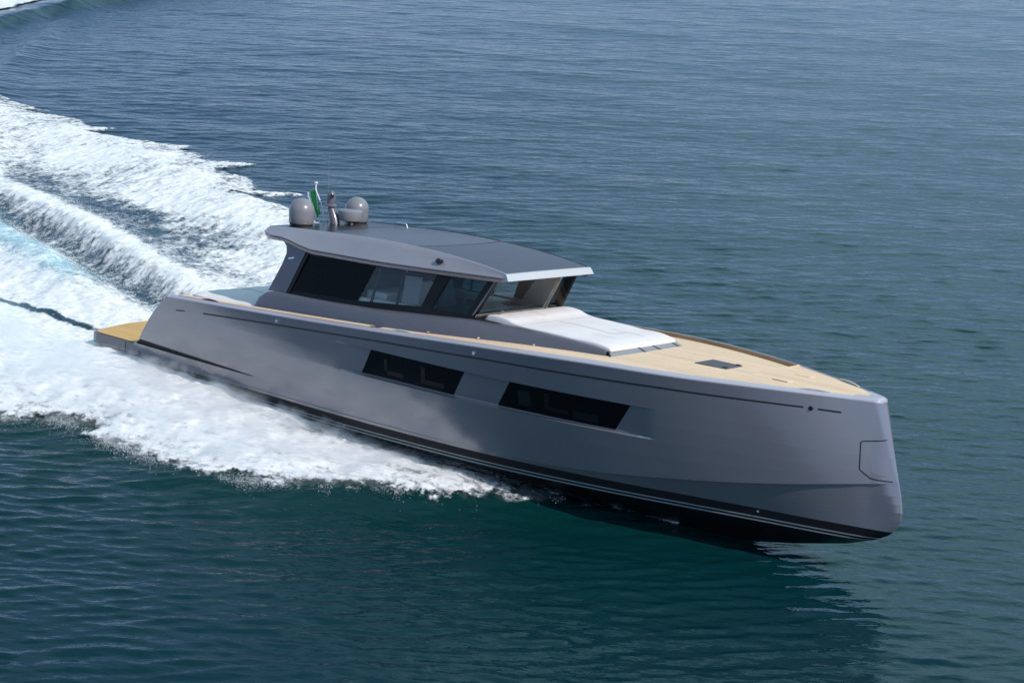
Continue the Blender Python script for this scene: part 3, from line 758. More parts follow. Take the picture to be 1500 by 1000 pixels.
# bow sun pad
pad_base = (14.5, 0, 2.76)
pad = bpy.data.objects.new('bow_sun_pad', None); COL.objects.link(pad); pad.matrix_world = BOAT @ Matrix.Translation(pad_base)
tag(pad, 'white upholstered sun pad on the foredeck in front of the windscreen', 'sun pad')
def part_at(g, name, mat, root, base, **kw):
    b = np.array(base); g.v = [tuple(np.array(p) - b) for p in g.v]
    return g.build(name, mat, root, **kw)
pxs = np.concatenate([np.linspace(12.80, 13.75, 26), np.linspace(13.8, 16.1, 30), [16.14, 16.17, 16.185]])
ptop = cub([12.8, 12.84, 12.95, 13.25, 13.42, 13.58, 13.78, 14.4, 15.2, 16.08, 16.15, 16.19], [2.88, 2.925, 2.95, 2.955, 2.935, 2.89, 2.862, 2.852, 2.83, 2.785, 2.765, 2.72], pxs)
phw = np.interp(pxs, [12.8, 13.6, 16.2], [1.36, 1.33, 1.20])
pbot = np.interp(pxs, [12.8, 13.2, 13.8, 15, 16.2], [2.78, 2.78, 2.80, 2.775, 2.69])
vs_ = np.array([-1, -.998, -.99, -.975, -.8, -.6, -.4, -.2, -.03, 0, .03, .2, .4, .6, .8, .975, .99, .998, 1])
P = np.zeros((len(pxs), len(vs_) + 2, 3))
for i, q in enumerate(pxs):
    for k, v in enumerate(vs_):
        r_ = abs(v); drop = .0 if r_ < .975 else .03 * ((r_ - .975) / .025) ** 2.2
        puff = .008 * math.sin(v * 9 + q * 3) * math.sin(q * 5.1)
        groove = -.014 if (abs(v) < .02 and 13.8 < q < 15.4) else 0
        P[i, k + 1] = (q, v * phw[i], ptop[i] - drop * min(1, (ptop[i] - pbot[i]) / .08) + puff * .4 + groove)
    P[i, 0] = (q, -phw[i], pbot[i]); P[i, -1] = (q, phw[i], pbot[i])
g = MB(); g.grid(P); g.add(P[0], [tuple(range(P.shape[1]))]); g.add(P[-1], [tuple(range(P.shape[1] - 1, -1, -1))])
part_at(g, 'mattress', M['cushion'], pad, pad_base, edge_angle=50)
def seamline(a, b, w_=.022):
    g = MB(); n = 12; Q = []
    for i in range(n):
        t = i / (n - 1); x = a[0] + (b[0] - a[0]) * t; y = a[1] + (b[1] - a[1]) * t
        z = float(np.interp(x, pxs, ptop)) + .009
        d = np.array([b[0] - a[0], b[1] - a[1]]); d /= np.linalg.norm(d); nn = np.array([-d[1], d[0]]) * w_ / 2
        Q.append([(x - nn[0], y - nn[1], z), (x + nn[0], y + nn[1], z)])
    g.grid(np.array(Q), 0, flip=True); part_at(g, 'seam', M['seam'], pad, pad_base)
seamline((13.85, .0), (15.35, .0)); seamline((15.0, .45), (15.85, .42), .012); seamline((15.1, -.45), (15.7, -.43), .009); seamline((15.35, 0), (15.38, .42), .009); seamline((13.80, -1.28), (13.80, 1.28), .008); seamline((13.0, -.1), (13.5, -.1), .007)
g = MB(); g.lathe((13.0, -1.05, 3.022), [(.06, 0), (.06, .015), (.01, .018)], 14); part_at(g, 'fastener', M['trunk'], pad, pad_base)
# aft sun pad
ab = (5.0, 0, 1.75)
apad = bpy.data.objects.new('aft_sun_pad', None); COL.objects.link(apad); apad.matrix_world = BOAT @ Matrix.Translation(ab)
tag(apad, 'white cushioned lounge in the open stern cockpit behind the cabin', 'sun pad')
g = MB(); nx_, ny_ = 20, 25; P = np.zeros((nx_, ny_, 3))
for i in range(nx_):
    for k in range(ny_):
        u = -1 + 2 * i / (nx_ - 1); v = -1 + 2 * k / (ny_ - 1)
        e = max(abs(u) ** 14, abs(v) ** 14)
        P[i, k] = (5.02 + 1.26 * u, 2.16 * v, 2.13 - .12 * e + .012 * math.sin(k * 1.9) * math.cos(i * .9))
g.grid(P)
E = np.concatenate([P[0], P[1:-1, -1], P[-1][::-1], P[1:-1, 0][::-1]]); nE = len(E); lo = E.copy(); lo[:, 2] = 1.86
g.add(list(E) + list(lo), [(i, (i + 1) % nE, (i + 1) % nE + nE, i + nE) for i in range(nE)])
part_at(g, 'mattress', M['cushion'], apad, ab, edge_angle=60)
g = MB(); g.box((3.85, -2.1, 1.56), (6.2, 2.1, 1.86)); part_at(g, 'pad_base', M['trunk'], apad, ab, smooth=False)
for y in (-.75, .75):
    g = MB(); Q = [[(x, y - .012, 2.137 + .004), (x, y + .012, 2.137 + .004)] for x in np.linspace(3.95, 6.1, 12)]; g.grid(np.array(Q), 0, flip=True); part_at(g, 'seam', M['seam'], apad, ab)
# flag, hanging in folds from the staff
x, y = 6.12, 0.0; z = RZ(x, y)
top_, bot_ = np.array((x - .39, y, z + .80)), np.array((x - .16, y, z + .22))
fb_ = (float(top_[0]), 0.0, float(bot_[2]))
g = MB(); P = np.zeros((14, 22, 3))
for i in range(14):
    t = i / 13
    h = top_ + (bot_ - top_) * t
    for k in range(22):
        s = k / 21; fold = .02 * math.sin(s * 11 + t * 1.5) * (.4 + s)
        L = .34 + .05 * math.sin(t * 4)
        P[i, k] = h + np.array((-.012 - s * L * (.55 + .45 * (1 - t)) * .75, fold, -.10 * s - .05 * s * t))
for k in range(21): g.grid(P[:, k:k + 2], 0 if k < 16 else 1)
fl = g.build('flag', [M['green'], M['fwhite']], None); fl.modifiers.new('solid', 'SOLIDIFY').thickness = .004
aboard(fl, fb_)
tag(fl, 'furled green and white flag hanging from the staff on the cabin roof', 'flag')

# ------------------------------------------------------------------ noise for water and foam
def vnoise(x, y, seed=0):
    """smooth value noise, vectorised"""
    xi = np.floor(x).astype(np.int64); yi = np.floor(y).astype(np.int64); fx = x - xi; fy = y - yi
    fx = fx * fx * fx * (fx * (fx * 6 - 15) + 10); fy = fy * fy * fy * (fy * (fy * 6 - 15) + 10)
    def h(a, b):
        n = (a * 374761393 + b * 668265263 + seed * 1274126177) & 0xFFFFFFFF
        n = ((n ^ (n >> 13)) * 1274126177) & 0xFFFFFFFF
        n = n ^ (n >> 16)
        return (n & 0xFFFF) / 65535.0
    a = h(xi, yi); b = h(xi + 1, yi); c = h(xi, yi + 1); d = h(xi + 1, yi + 1)
    return a + (b - a) * fx + (c - a) * fy + (a - b - c + d) * fx * fy
def fbm(x, y, oct=5, seed=0, gain=.5):
    s = 0; a = 1; t = 0
    for o in range(oct):
        s = s + a * vnoise(x * 2 ** o + 17.3 * o, y * 2 ** o - 9.1 * o, seed + o); t += a; a *= gain
    return s / t

# ------------------------------------------------------------------ wake geometry (world metres, bow towards +X)
port_edge = [(-62, 30), (-48, 22.5), (-40, 18.6), (-34, 16.6)]
def unproj(px, py):
    """a traced wake point of the photograph's plan, as a place on the sea"""
    d = np.array(CAM.to_3x3() @ Vector(((px - 750), (500 - py), -2502.1)))
    return cam_pos[:2] + d[:2] * (-cam_pos[2] / d[2])
PE = [(-62, 30.), (-50, 23.3), (-42, 19.2), (-36, 17.3), (-32.45, 16.83), (-31.6, 16.9), (-28.9, 16.7), (-29.4, 16.0), (-27.6, 16.4), (-26.2, 16.6), (-24.8, 16.1),
      (-23.6, 16.5), (-23.5, 15.1), (-22.1, 15.5), (-20.6, 15.9), (-18.7, 16.6), (-18.5, 15.9), (-16.8, 16.4), (-16.7, 15.3), (-14.3, 16.3), (-14.6, 14.4), (-13.3, 14.5), (-12.6, 14.4),
      (-11.0, 13.3), (-8.7, 14.6), (-10.6, 11.7), (-8.4, 12.3), (-4, 11.2), (0, 9.9), (5, 7.8), (9, 5.8), (11, 4.8), (14.8, 1.6)]
SE = [(18.4, -.30), (17.2, -.62), (16.2, -1.15), (15.6, -1.65), (14.9, -2.15), (13.9, -2.9), (12.8, -3.65), (11.9, -4.35), (11.0, -5.0), (9.7, -5.7), (8.8, -5.95), (6.6, -6.15), (4.0, -6.1), (3.3, -6.35), (2.5, -6.9), (0, -7.6), (-6, -8.8), (-14, -8.8), (-26, -4.5), (-40, 6), (-58, 26)]
foam_poly = np.array(PE + [(16.0, .4), (18.4, 0)] + SE)
def sdist(X, Y, poly):
    """signed distance, positive inside"""
    dmin = np.full(X.shape, 1e9); ins = np.zeros(X.shape, bool); n = len(poly)
    for i in range(n):
        ax, ay = poly[i]; bx, by = poly[(i + 1) % n]
        ex, ey = bx - ax, by - ay
        t = np.clip(((X - ax) * ex + (Y - ay) * ey) / (ex * ex + ey * ey), 0, 1)
        dmin = np.minimum(dmin, np.hypot(X - ax - t * ex, Y - ay - t * ey))
        c = ((ay > Y) != (by > Y)) & (X < ex * (Y - ay) / (ey + 1e-12) + ax)
        ins ^= c
    return np.where(ins, dmin, -dmin)
I = np.interp
yc_stb = lambda x: I(x, [-40, -30, -15, -5, 2, 5, 9, 12, 14, 16], [8, 2, -3.2, -4.6, -4.4, -4.1, -3.7, -2.7, -1.7, -1.0])
am_stb = lambda x: I(x, [-40, -15, -5, 2, 8, 12, 14, 16], [.1, .3, .45, .52, .45, .28, .12, .02])
yc_wash = lambda x: I(x, [-60, -30, -17, -12, -5, 0], [40, 11, 4.2, 2.6, 1.0, .2])
am_wash = lambda x: I(x, [-60, -40, -15, -8, -5, -2, -.4, 0], [.05, .1, .4, .55, .5, .22, .0, 0])
yc_crest = lambda x: I(x, [-60, -40, -28, -17.9, -14.6, -11.3, -8, -4.9, -2.2, 0.5, 3], [42, 22, 12, 6.3, 5.8, 5.2, 4.4, 3.4, 2.9, 2.7, 2.7])
am_crest = lambda x: I(x, [-60, -30, -18, -11, -6, -3, 0, 2.5], [.1, .22, .36, .46, .5, .42, .22, 0])
y_port = lambda x: I(x, [-62, -48, -34, -24, -14, -8, 0, 9, 14.8], [30, 22, 16.6, 15.6, 14, 12.2, 9.9, 5.8, 1.6])
def wake_h(X, Y):
    H = am_stb(X) * np.exp(-((Y - yc_stb(X)) / 1.7) ** 2)
    t = Y - yc_wash(X); H += am_wash(X) * np.exp(-(t / 1.25) ** 2)
    t = Y - yc_crest(X); H += am_crest(X) * np.exp(-(t / np.where(t > 0, 1.5, .75)) ** 2)
    t = Y - (y_port(X) - 1.4); H += I(X, [-60, -34, -10, 8, 14], [.1, .2, .32, .3, .05]) * np.exp(-(t / np.where(t > 0, .9, 2.2)) ** 2)
    # trough on the port quarter
    t = Y - (yc_crest(X) - 1.6); H -= I(X, [-40, -18, -6, -2, 0], [.05, .2, .3, .1, 0]) * np.exp(-(t / .8) ** 2)
    # spray root close to the starboard chine
    H += I(X, [-1, 0, 2, 5, 8, 11, 14], [0, .14, .22, .20, .12, .05, 0]) * np.exp(-((Y + 2.5) / .8) ** 2)
    # the bow wave lifting the clear water in front of the spray
    t = Y + I(X, [8, 11, 14, 16, 18.5], [6.0, 4.9, 2.2, 1.3, .5]); H += I(X, [6, 9, 13, 16, 18.5, 19.2], [.05, .16, .22, .14, .05, 0]) * np.exp(-(t / np.where(t > 0, 1.2, 1.0)) ** 2)
    return H
# wind sea: a sum of small waves
waves = []
for lam, amp, nn in ((14, .020, 4), (8, .011, 5), (5, .0065, 6), (3, .0045, 8), (1.9, .0030, 10), (1.25, .0030, 14), (.85, .0036, 16), (.6, .0048, 22), (.43, .0046, 24), (.33, .0030, 22)):
    for k in range(nn):
        L = lam * math.exp(rng.normal(0, .18)); th = math.atan2(-.80, .60) + rng.normal(0, .42 if lam > 1 else .30)
        waves.append((2 * math.pi / L * math.cos(th), 2 * math.pi / L * math.sin(th), rng.uniform(0, 6.28), amp * rng.uniform(.5, 1.2) / math.sqrt(nn) * 1.9, L))
def sea(X, Y, step):
    Z = np.zeros_like(X); DX = np.zeros_like(X); DY = np.zeros_like(X)
    patch = .55 + .9 * fbm(X / 7.0, Y / 7.0, 3, 31)
    for kx, ky, ph, a, L in waves:
        fade = np.clip((L / step - 2.5) / 2.5, 0, 1)
        if fade.max() <= 0: continue
        p = kx * X + ky * Y + ph; k = math.hypot(kx, ky)
        aa = a * fade * (patch if L < 2.2 else 1)
        Z += aa * np.cos(p); s = aa * np.sin(p) * (.95 if L < 1.2 else .6)
        DX -= s * kx / k; DY -= s * ky / k
    return X + DX, Y + DY, Z

def grid_object(name, X, Y, Z, mats, keep=None, attrs=None):
    a, b = X.shape
    co = np.stack([X, Y, Z], -1).reshape(-1, 3)
    idx = np.arange(a * b).reshape(a, b)
    q = np.stack([idx[:-1, :-1], idx[:-1, 1:], idx[1:, 1:], idx[1:, :-1]], -1).reshape(-1, 4)
    if keep is not None:
        kk = keep.reshape(-1); q = q[kk[q].all(1)]
        used = np.zeros(a * b, bool); used[q.ravel()] = True
        remap = np.cumsum(used) - 1; co = co[used]; q = remap[q]
        if attrs: attrs = {k: v.reshape(-1, *v.shape[2:])[used] for k, v in attrs.items()}
    elif attrs: attrs = {k: v.reshape(-1, *v.shape[2:]) for k, v in attrs.items()}
    return raw_mesh(name, co, q, mats, attrs)
def raw_mesh(name, co, q, mat, attrs=None, smooth=True):
    me = bpy.data.meshes.new(name)
    nv, nf, k = len(co), len(q), q.shape[1]
    me.vertices.add(nv); me.loops.add(nf * k); me.polygons.add(nf)
    me.vertices.foreach_set('co', co.astype(np.float32).ravel())
    me.loops.foreach_set('vertex_index', q.astype(np.int32).ravel())
    me.polygons.foreach_set('loop_start', np.arange(0, nf * k, k, dtype=np.int32))
    me.polygons.foreach_set('use_smooth', np.full(nf, smooth))
    if attrs:
        for kx, v in attrs.items():
            if v.ndim == 1:
                at = me.attributes.new(kx, 'FLOAT', 'POINT'); at.data.foreach_set('value', v.astype(np.float32))
            else:
                at = me.attributes.new(kx, 'FLOAT_VECTOR', 'POINT'); at.data.foreach_set('vector', v.astype(np.float32).ravel())
    me.materials.append(mat); me.update(calc_edges=True)
    o = bpy.data.objects.new(name, me); COL.objects.link(o)
    return o

# water material
m, t, b = new_mat('sea_water'); M['water'] = m
tc = node(t, 'ShaderNodeTexCoord')
rot0 = node(t, 'ShaderNodeMapping'); rot0.inputs['Rotation'].default_value = (0, 0, math.atan2(.80, .60)); t.links.new(tc.outputs['Object'], rot0.inputs['Vector'])
rot = node(t, 'ShaderNodeMapping'); rot.inputs['Scale'].default_value = (1, .34, 1); t.links.new(rot0.outputs[0], rot.inputs['Vector'])
n1 = node(t, 'ShaderNodeTexNoise', Scale=5.5, Detail=3.0, Roughness=.5, Distortion=.3); t.links.new(rot.outputs[0], n1.inputs['Vector'])
n2 = node(t, 'ShaderNodeTexNoise', Scale=1.1, Detail=3.0, Roughness=.5); t.links.new(rot.outputs[0], n2.inputs['Vector'])
b1 = node(t, 'ShaderNodeBump', Strength=.3, Distance=.10); t.links.new(n1.outputs['Fac'], b1.inputs['Height'])
b2 = node(t, 'ShaderNodeBump', Strength=.35, Distance=.30); t.links.new(n2.outputs['Fac'], b2.inputs['Height']); t.links.new(b1.outputs['Normal'], b2.inputs['Normal'])
t.links.new(b2.outputs['Normal'], b.inputs['Normal'])
big = node(t, 'ShaderNodeTexNoise', Scale=.05, Detail=3.0); t.links.new(tc.outputs['Object'], big.inputs['Vector'])
cr = ramp(t, big.outputs['Fac'], [(.3, (.001, .018, .026)), (.7, (.0015, .023, .032))])
aw = node(t, 'ShaderNodeAttribute', attribute_name='aer')      # air stirred into the water beside the wake
amx = node(t, 'ShaderNodeMix', data_type='RGBA'); t.links.new(aw.outputs['Fac'], amx.inputs['Factor']); t.links.new(cr.outputs['Color'], amx.inputs['A']); amx.inputs['B'].default_value = (.0012, .027, .025, 1)
t.links.new(amx.outputs['Result'], b.inputs['Base Color'])
b.inputs['Roughness'].default_value = .06
b.inputs['IOR'].default_value = 1.333

# water sheet: fine where it is near, coarser towards the horizon, cut as one grid
hd = np.array([-.6407, .7678]); rt2 = np.array([.7678, .6407])
fw_ = [16.0]
while fw_[-1] < 135: fw_.append(fw_[-1] + max(.045, .0019 * fw_[-1]))
ext = [fw_[-1]]
st = .3
while ext[-1] < 9000: st *= 1.35; ext.append(ext[-1] + st)
bk = [fw_[0]]; st = .08
while bk[-1] > -6000: st *= 1.5; bk.append(bk[-1] - st)
fw_ = np.array(bk[::-1][:-1] + fw_ + ext[1:])
la = list(np.arange(0, 14, .075))
st = .075
while la[-1] < 45: st = min(st * 1.01, .14); la.append(la[-1] + st)
while la[-1] < 8000: st *= 1.35; la.append(la[-1] + st)
la = np.array([-q for q in la[::-1][:-1]] + la)
FW, LA = np.meshgrid(fw_, la, indexing='ij')
X = cam_pos[0] + FW * hd[0] + LA * rt2[0]; Y = cam_pos[1] + FW * hd[1] + LA * rt2[1]
stepF = np.gradient(fw_)[:, None] + 0 * LA; stepL = np.gradient(la)[None, :] + 0 * FW
step = np.maximum(np.abs(stepF), np.abs(stepL) * .55)
near = (X > -75) & (X < 40) & (Y > -30) & (Y < 60)
Xs, Ys, Zs = X.copy(), Y.copy(), np.zeros_like(X)
fin = step < 8
Xs[fin], Ys[fin], Zs[fin] = sea(X[fin], Y[fin], step[fin])
H = np.zeros_like(X); SD = np.full(X.shape, -50.0)
H[near] = wake_h(X[near], Y[near]); SD[near] = sdist(X[near], Y[near], foam_poly)
calm = 1 - .75 * sstep(.2, 1.5, SD)
Zw = Zs * calm + H - .05 * sstep(.1, .5, SD)
# old wake wave far behind on the port quarter
def far_front(X, Y):
    # signed distance to the line of an older wake's leading wave
    pts = np.array([(-50, 28.3), (-51.7, 31.2), (-53.6, 35.2), (-55.2, 39.8), (-56.5, 45), (-58, 52), (-61, 64)])
    return np.interp(Y, pts[:, 1], pts[:, 0]) - X       # > 0 behind the front
ff = far_front(X[near], Y[near])
Zw[near] += np.where(Y[near] > 24, .55 * np.exp(-((ff - 1.6) / np.where(ff < 1.6, 1.0, 3.5)) ** 2), 0)
AW = np.exp(-np.maximum(-SD, 0) / 3.2) * (X > -2) * (Y < 3) * .9
AW = np.maximum(AW, .6 * np.exp(-(np.hypot(X - 17.5, (Y + 2.5) * .8) / 5.5) ** 2))
water = grid_object('water', Xs, Ys, Zw, M['water'], None, {'aer': AW})
tag(water, kind='structure')

# ------------------------------------------------------------------ foam of the wake
m, t, b = new_mat('foam'); M['foam'] = m
at = node(t, 'ShaderNodeAttribute', attribute_name='dens'); af = node(t, 'ShaderNodeAttribute', attribute_name='flow'); aa = node(t, 'ShaderNodeAttribute', attribute_name='aer')
tc = node(t, 'ShaderNodeTexCoord')
s1 = node(t, 'ShaderNodeTexNoise', Scale=1.0, Detail=7.0, Roughness=.68, Distortion=.35); t.links.new(af.outputs['Vector'], s1.inputs['Vector'])
s2 = node(t, 'ShaderNodeTexNoise', Scale=5.5, Detail=6.0, Roughness=.7); t.links.new(tc.outputs['Object'], s2.inputs['Vector'])
mixn = node(t, 'ShaderNodeMix', data_type='FLOAT'); mixn.inputs['Factor'].default_value = .48
t.links.new(s1.outputs['Fac'], mixn.inputs['A']); t.links.new(s2.outputs['Fac'], mixn.inputs['B'])
ad = node(t, 'ShaderNodeMath', operation='ADD'); t.links.new(mixn.outputs['Result'], ad.inputs[0]); t.links.new(at.outputs['Fac'], ad.inputs[1])
fac = node(t, 'ShaderNodeMapRange', interpolation_type='SMOOTHSTEP'); fac.inputs['From Min'].default_value = .93; fac.inputs['From Max'].default_value = 1.17
t.links.new(ad.outputs[0], fac.inputs['Value'])
deep = node(t, 'ShaderNodeMix', data_type='RGBA'); t.links.new(aa.outputs['Fac'], deep.inputs['Factor']); deep.inputs['A'].default_value = (.018, .045, .065, 1); deep.inputs['B'].default_value = (.30, .52, .55, 1)
wht = node(t, 'ShaderNodeMix', data_type='RGBA'); wht.inputs['A'].default_value = (.83, .81, .79, 1); wht.inputs['B'].default_value = (.80, .87, .89, 1); t.links.new(aa.outputs['Fac'], wht.inputs['Factor'])
fr_ = node(t, 'ShaderNodeTexNoise', Scale=2.6, Detail=8.0, Roughness=.75); t.links.new(af.outputs['Vector'], fr_.inputs['Vector'])
fr2 = ramp(t, fr_.outputs['Fac'], [(.33, (.66, .70, .73)), (.53, (1, 1, 1))])
wmul = node(t, 'ShaderNodeMix', data_type='RGBA', blend_type='MULTIPLY'); wmul.inputs['Factor'].default_value = 1.0
t.links.new(wht.outputs['Result'], wmul.inputs['A']); t.links.new(fr2.outputs['Color'], wmul.inputs['B'])
cm = node(t, 'ShaderNodeMix', data_type='RGBA'); t.links.new(fac.outputs['Result'], cm.inputs['Factor']); t.links.new(deep.outputs['Result'], cm.inputs['A']); t.links.new(wmul.outputs['Result'], cm.inputs['B'])
t.links.new(cm.outputs['Result'], b.inputs['Base Color'])
rr = node(t, 'ShaderNodeMapRange'); t.links.new(fac.outputs['Result'], rr.inputs['Value']); rr.inputs['To Min'].default_value = .12; rr.inputs['To Max'].default_value = .85
t.links.new(rr.outputs['Result'], b.inputs['Roughness'])
b.inputs['IOR'].default_value = 1.333
asd = node(t, 'ShaderNodeAttribute', attribute_name='rim')
en = node(t, 'ShaderNodeTexNoise', Scale=7.0, Detail=7.0, Roughness=.72); t.links.new(tc.outputs['Object'], en.inputs['Vector'])
em = node(t, 'ShaderNodeMath', operation='MULTIPLY_ADD'); t.links.new(en.outputs['Fac'], em.inputs[0]); em.inputs[1].default_value = -1.15; t.links.new(asd.outputs['Fac'], em.inputs[2])
al = node(t, 'ShaderNodeMapRange', interpolation_type='SMOOTHSTEP'); al.inputs['From Min'].default_value = -.56; al.inputs['From Max'].default_value = -.36
t.links.new(em.outputs[0], al.inputs['Value']); inn = node(t, 'ShaderNodeMapRange'); inn.inputs['From Min'].default_value = .5; inn.inputs['From Max'].default_value = 1.5; t.links.new(asd.outputs['Fac'], inn.inputs['Value'])
mxa = node(t, 'ShaderNodeMath', operation='MAXIMUM'); t.links.new(inn.outputs['Result'], mxa.inputs[0]); t.links.new(fac.outputs['Result'], mxa.inputs[1])
mul_ = node(t, 'ShaderNodeMath', operation='MULTIPLY'); t.links.new(al.outputs['Result'], mul_.inputs[0]); t.links.new(mxa.outputs[0], mul_.inputs[1])
t.links.new(mul_.outputs[0], b.inputs['Alpha'])
bp = node(t, 'ShaderNodeBump', Strength=.55, Distance=.06); t.links.new(mixn.outputs['Result'], bp.inputs['Height'])
fn = node(t, 'ShaderNodeTexNoise', Scale=28.0, Detail=4.0, Roughness=.7); t.links.new(tc.outputs['Object'], fn.inputs['Vector'])
bp2 = node(t, 'ShaderNodeBump', Strength=.35, Distance=.02); t.links.new(fn.outputs['Fac'], bp2.inputs['Height']); t.links.new(bp.outputs['Normal'], bp2.inputs['Normal'])
t.links.new(bp2.outputs['Normal'], b.inputs['Normal'])

def foam_fields(X, Y):
    SD = sdist(X, Y, foam_poly)
    H = wake_h(X, Y)
    dens = np.full(X.shape, .70)
    tcst = Y - yc_crest(X)
    aft = sstep(1.5, -1.0, X)
    # streaked water behind the crest on the port side; near face has streaks and painted-in shade
    wport = aft * sstep(.2, 1.0, tcst) * (1 - sstep(2.2, 4.6, tcst + .5 * (fbm(X / 2, Y / 2, 3, 5) - .5) * 4))
    dens -= .24 * wport * I(X, [-60, -22, -14, -6, -3, 0], [.1, .45, 1, .9, .4, .2])
    wface = aft * np.exp(-((tcst + 1.25) / .95) ** 2)
    dens -= .22 * wface * I(X, [-60, -30, -20, -3, -1.5, 0], [.2, .5, 1, 1, .6, 0])
    dens += .03 * aft * np.exp(-((tcst - .1) / .3) ** 2)
    # turquoise aerated band on the port flank of the propeller wash
    tw = Y - yc_wash(X)
    aer = np.exp(-((tw + .1) / .75) ** 2) * sstep(-3.5, -6.5, X) * .9
    dens -= .20 * aer * (.5 + fbm(X * .8, Y * .8, 3, 16))
    # valley between wash and starboard spray, its thin shadow painted in as dark foam
    yv = I(X, [-40, -20, -9, -5.6, -3.0, -1.0, 0.5], [11, 4.0, -.9, -1.35, -1.25, -1.2, -1.3])
    val = np.exp(-((Y - yv - .25 * (fbm(X * .9, X * 0, 3, 14) - .5)) / .11) ** 2) * sstep(-.7, -2.2, X) * (1 - .75 * sstep(-5, -11, X))
    dens -= .48 * val * (.45 + .9 * fbm(X * 1.3, Y * 1.3, 3, 15))
    aer = np.maximum(aer, .8 * np.exp(-((Y - yv + .5) / .45) ** 2) * sstep(-3.0, -5.5, X))
    # thinner spray near its root by the bow
    root = sstep(7.5, 12.5, X) * (Y < 0)
    hullside = I(X, [5, 8, 11, 14, 16, 18.4], [-2.4, -2.3, -1.75, -1.05, -.8, -.4])
    thin = root * np.exp(-((Y - hullside + .15) / .6) ** 2)
    dens -= .13 * thin
    dens -= .06 * sstep(12.5, 15.5, X) * (Y < 0)
    dens -= .12 * np.exp(-((Y - (hullside - .75)) / .35) ** 2) * sstep(6, 9, X)
    dens -= .06 * sstep(2.5, 5.0, tcst) * aft * (1 - .5 * sstep(-8, -3, X)) - .16 * (fbm(X * .5 + Y * .2, Y * .5, 3, 57) - .5) * (tcst > 0)
    dens -= .06 * (1 - sstep(.2, 1.3, SD)) * (Y < yc_wash(X) - 2)
    return SD, H, dens, aer
def foam_patch(xr, yr, name, fade_keep=None):
    xg = xr; yg = yr
    X, Y = np.meshgrid(xg, yg, indexing='ij')
    SD, H, dens, aer = foam_fields(X, Y)
    edge_n = fbm(X * 1.7, Y * 1.7, 5, 3) - .5
    stb = Y < (-1.0 + .25 * (X < -5) * (-X - 5))
    rag = np.where(stb, 1.1, .45)
    SDn = SD + rag * edge_n + .35 * (fbm(X * 6, Y * 6, 3, 8) - .5)
    SDn = SDn + .26 * sstep(14.4, 15.4, X) * sstep(-.3, .0, SD)
    keep = SDn > -.28
    # streaks fall across the wave faces, roughly along +Y on the port side, along the track elsewhere
    tcst = Y - yc_crest(X); port = sstep(-2.2, -1.2, tcst)
    u = X * .97 + Y * .25; v = -X * .25 + Y * .97
    fx = np.where(port > .5, u * 2.9, X * .9 + Y * .5); fy = np.where(port > .5, v * 1.0, Y * 2.8 - X * .9)
    ed = sstep(0, .9, SDn)
    lump = (fbm(X * 1.1, Y * 1.1, 5, 21, .55) - .45)
    fine = (fbm(X * 5.0, Y * 5.0, 4, 41, .6) - .5)
    rid = 1 - np.abs(2 * fbm(fx * .9, fy * .9, 4, 61) - 1)
    amp = I(X, [-60, -20, -8, 8, 14, 18], [.10, .16, .22, .26, .16, .04])
    Z = H + .012 + ed * (amp * .95 * lump + .06 * fine * np.clip(amp * 5, .3, 1) + .05 * (rid - .7)) + .015 * ed + .035 * sstep(0, .25, SDn)
    inboat = (X > .2) & (np.abs(Y - .15) < I(X, [.2, 2, 8, 12, 14.8, 15.6, 16.6, 18.4], [2.1, 2.1, 2.0, 1.5, 1.0, 1.05, .98, .85]))
    keep &= ~inboat
    flow = np.stack([fx, fy, 0 * fx], -1)
    dens = dens - .12 * (1 - sstep(0, .3, SDn))
    o = grid_object(name, X, Y, Z, M['foam'], keep, {'dens': dens, 'aer': aer, 'flow': flow, 'rim': SDn})
    return o
fxg = np.concatenate([np.arange(-62, -34, .22), np.arange(-34, -16, .11), np.arange(-16, 18.8, .062)])
fyg = np.concatenate([np.arange(-9.6, 8, .062), np.arange(8, 17.2, .075), np.arange(17.2, 31, .2)])
fo = foam_patch(fxg, fyg, 'wake_foam')
tag(fo, 'white churned wake foam spreading behind and beside the grey yacht', 'wake foam', kind='stuff')
# foam of the older wake at the far corner
xg = np.arange(-84, -49, .2); yg = np.arange(28, 62, .2)
X, Y = np.meshgrid(xg, yg, indexing='ij')
ff = far_front(X, Y); sd2 = ff - 3.4 + 2.2 * (fbm(X * .35, Y * .35, 5, 77) - .5); keep = (sd2 > -.5) & (ff < 22)
Z = .55 * np.exp(-((ff - 1.6) / np.where(ff < 1.6, 1.0, 3.5)) ** 2) + .06 + .3 * (fbm(X, Y, 4, 5) - .4)
o = grid_object('distant_wake_foam', X, Y, Z, M['foam'], keep, {'dens': .75 - .35 * (1 - sstep(0, 1.0, sd2)), 'aer': 0 * X, 'rim': sd2 * .5, 'flow': np.stack([X, Y, 0 * X], -1)})
tag(o, 'patch of white foam on an older wake at the far left corner', 'wake foam', kind='stuff')

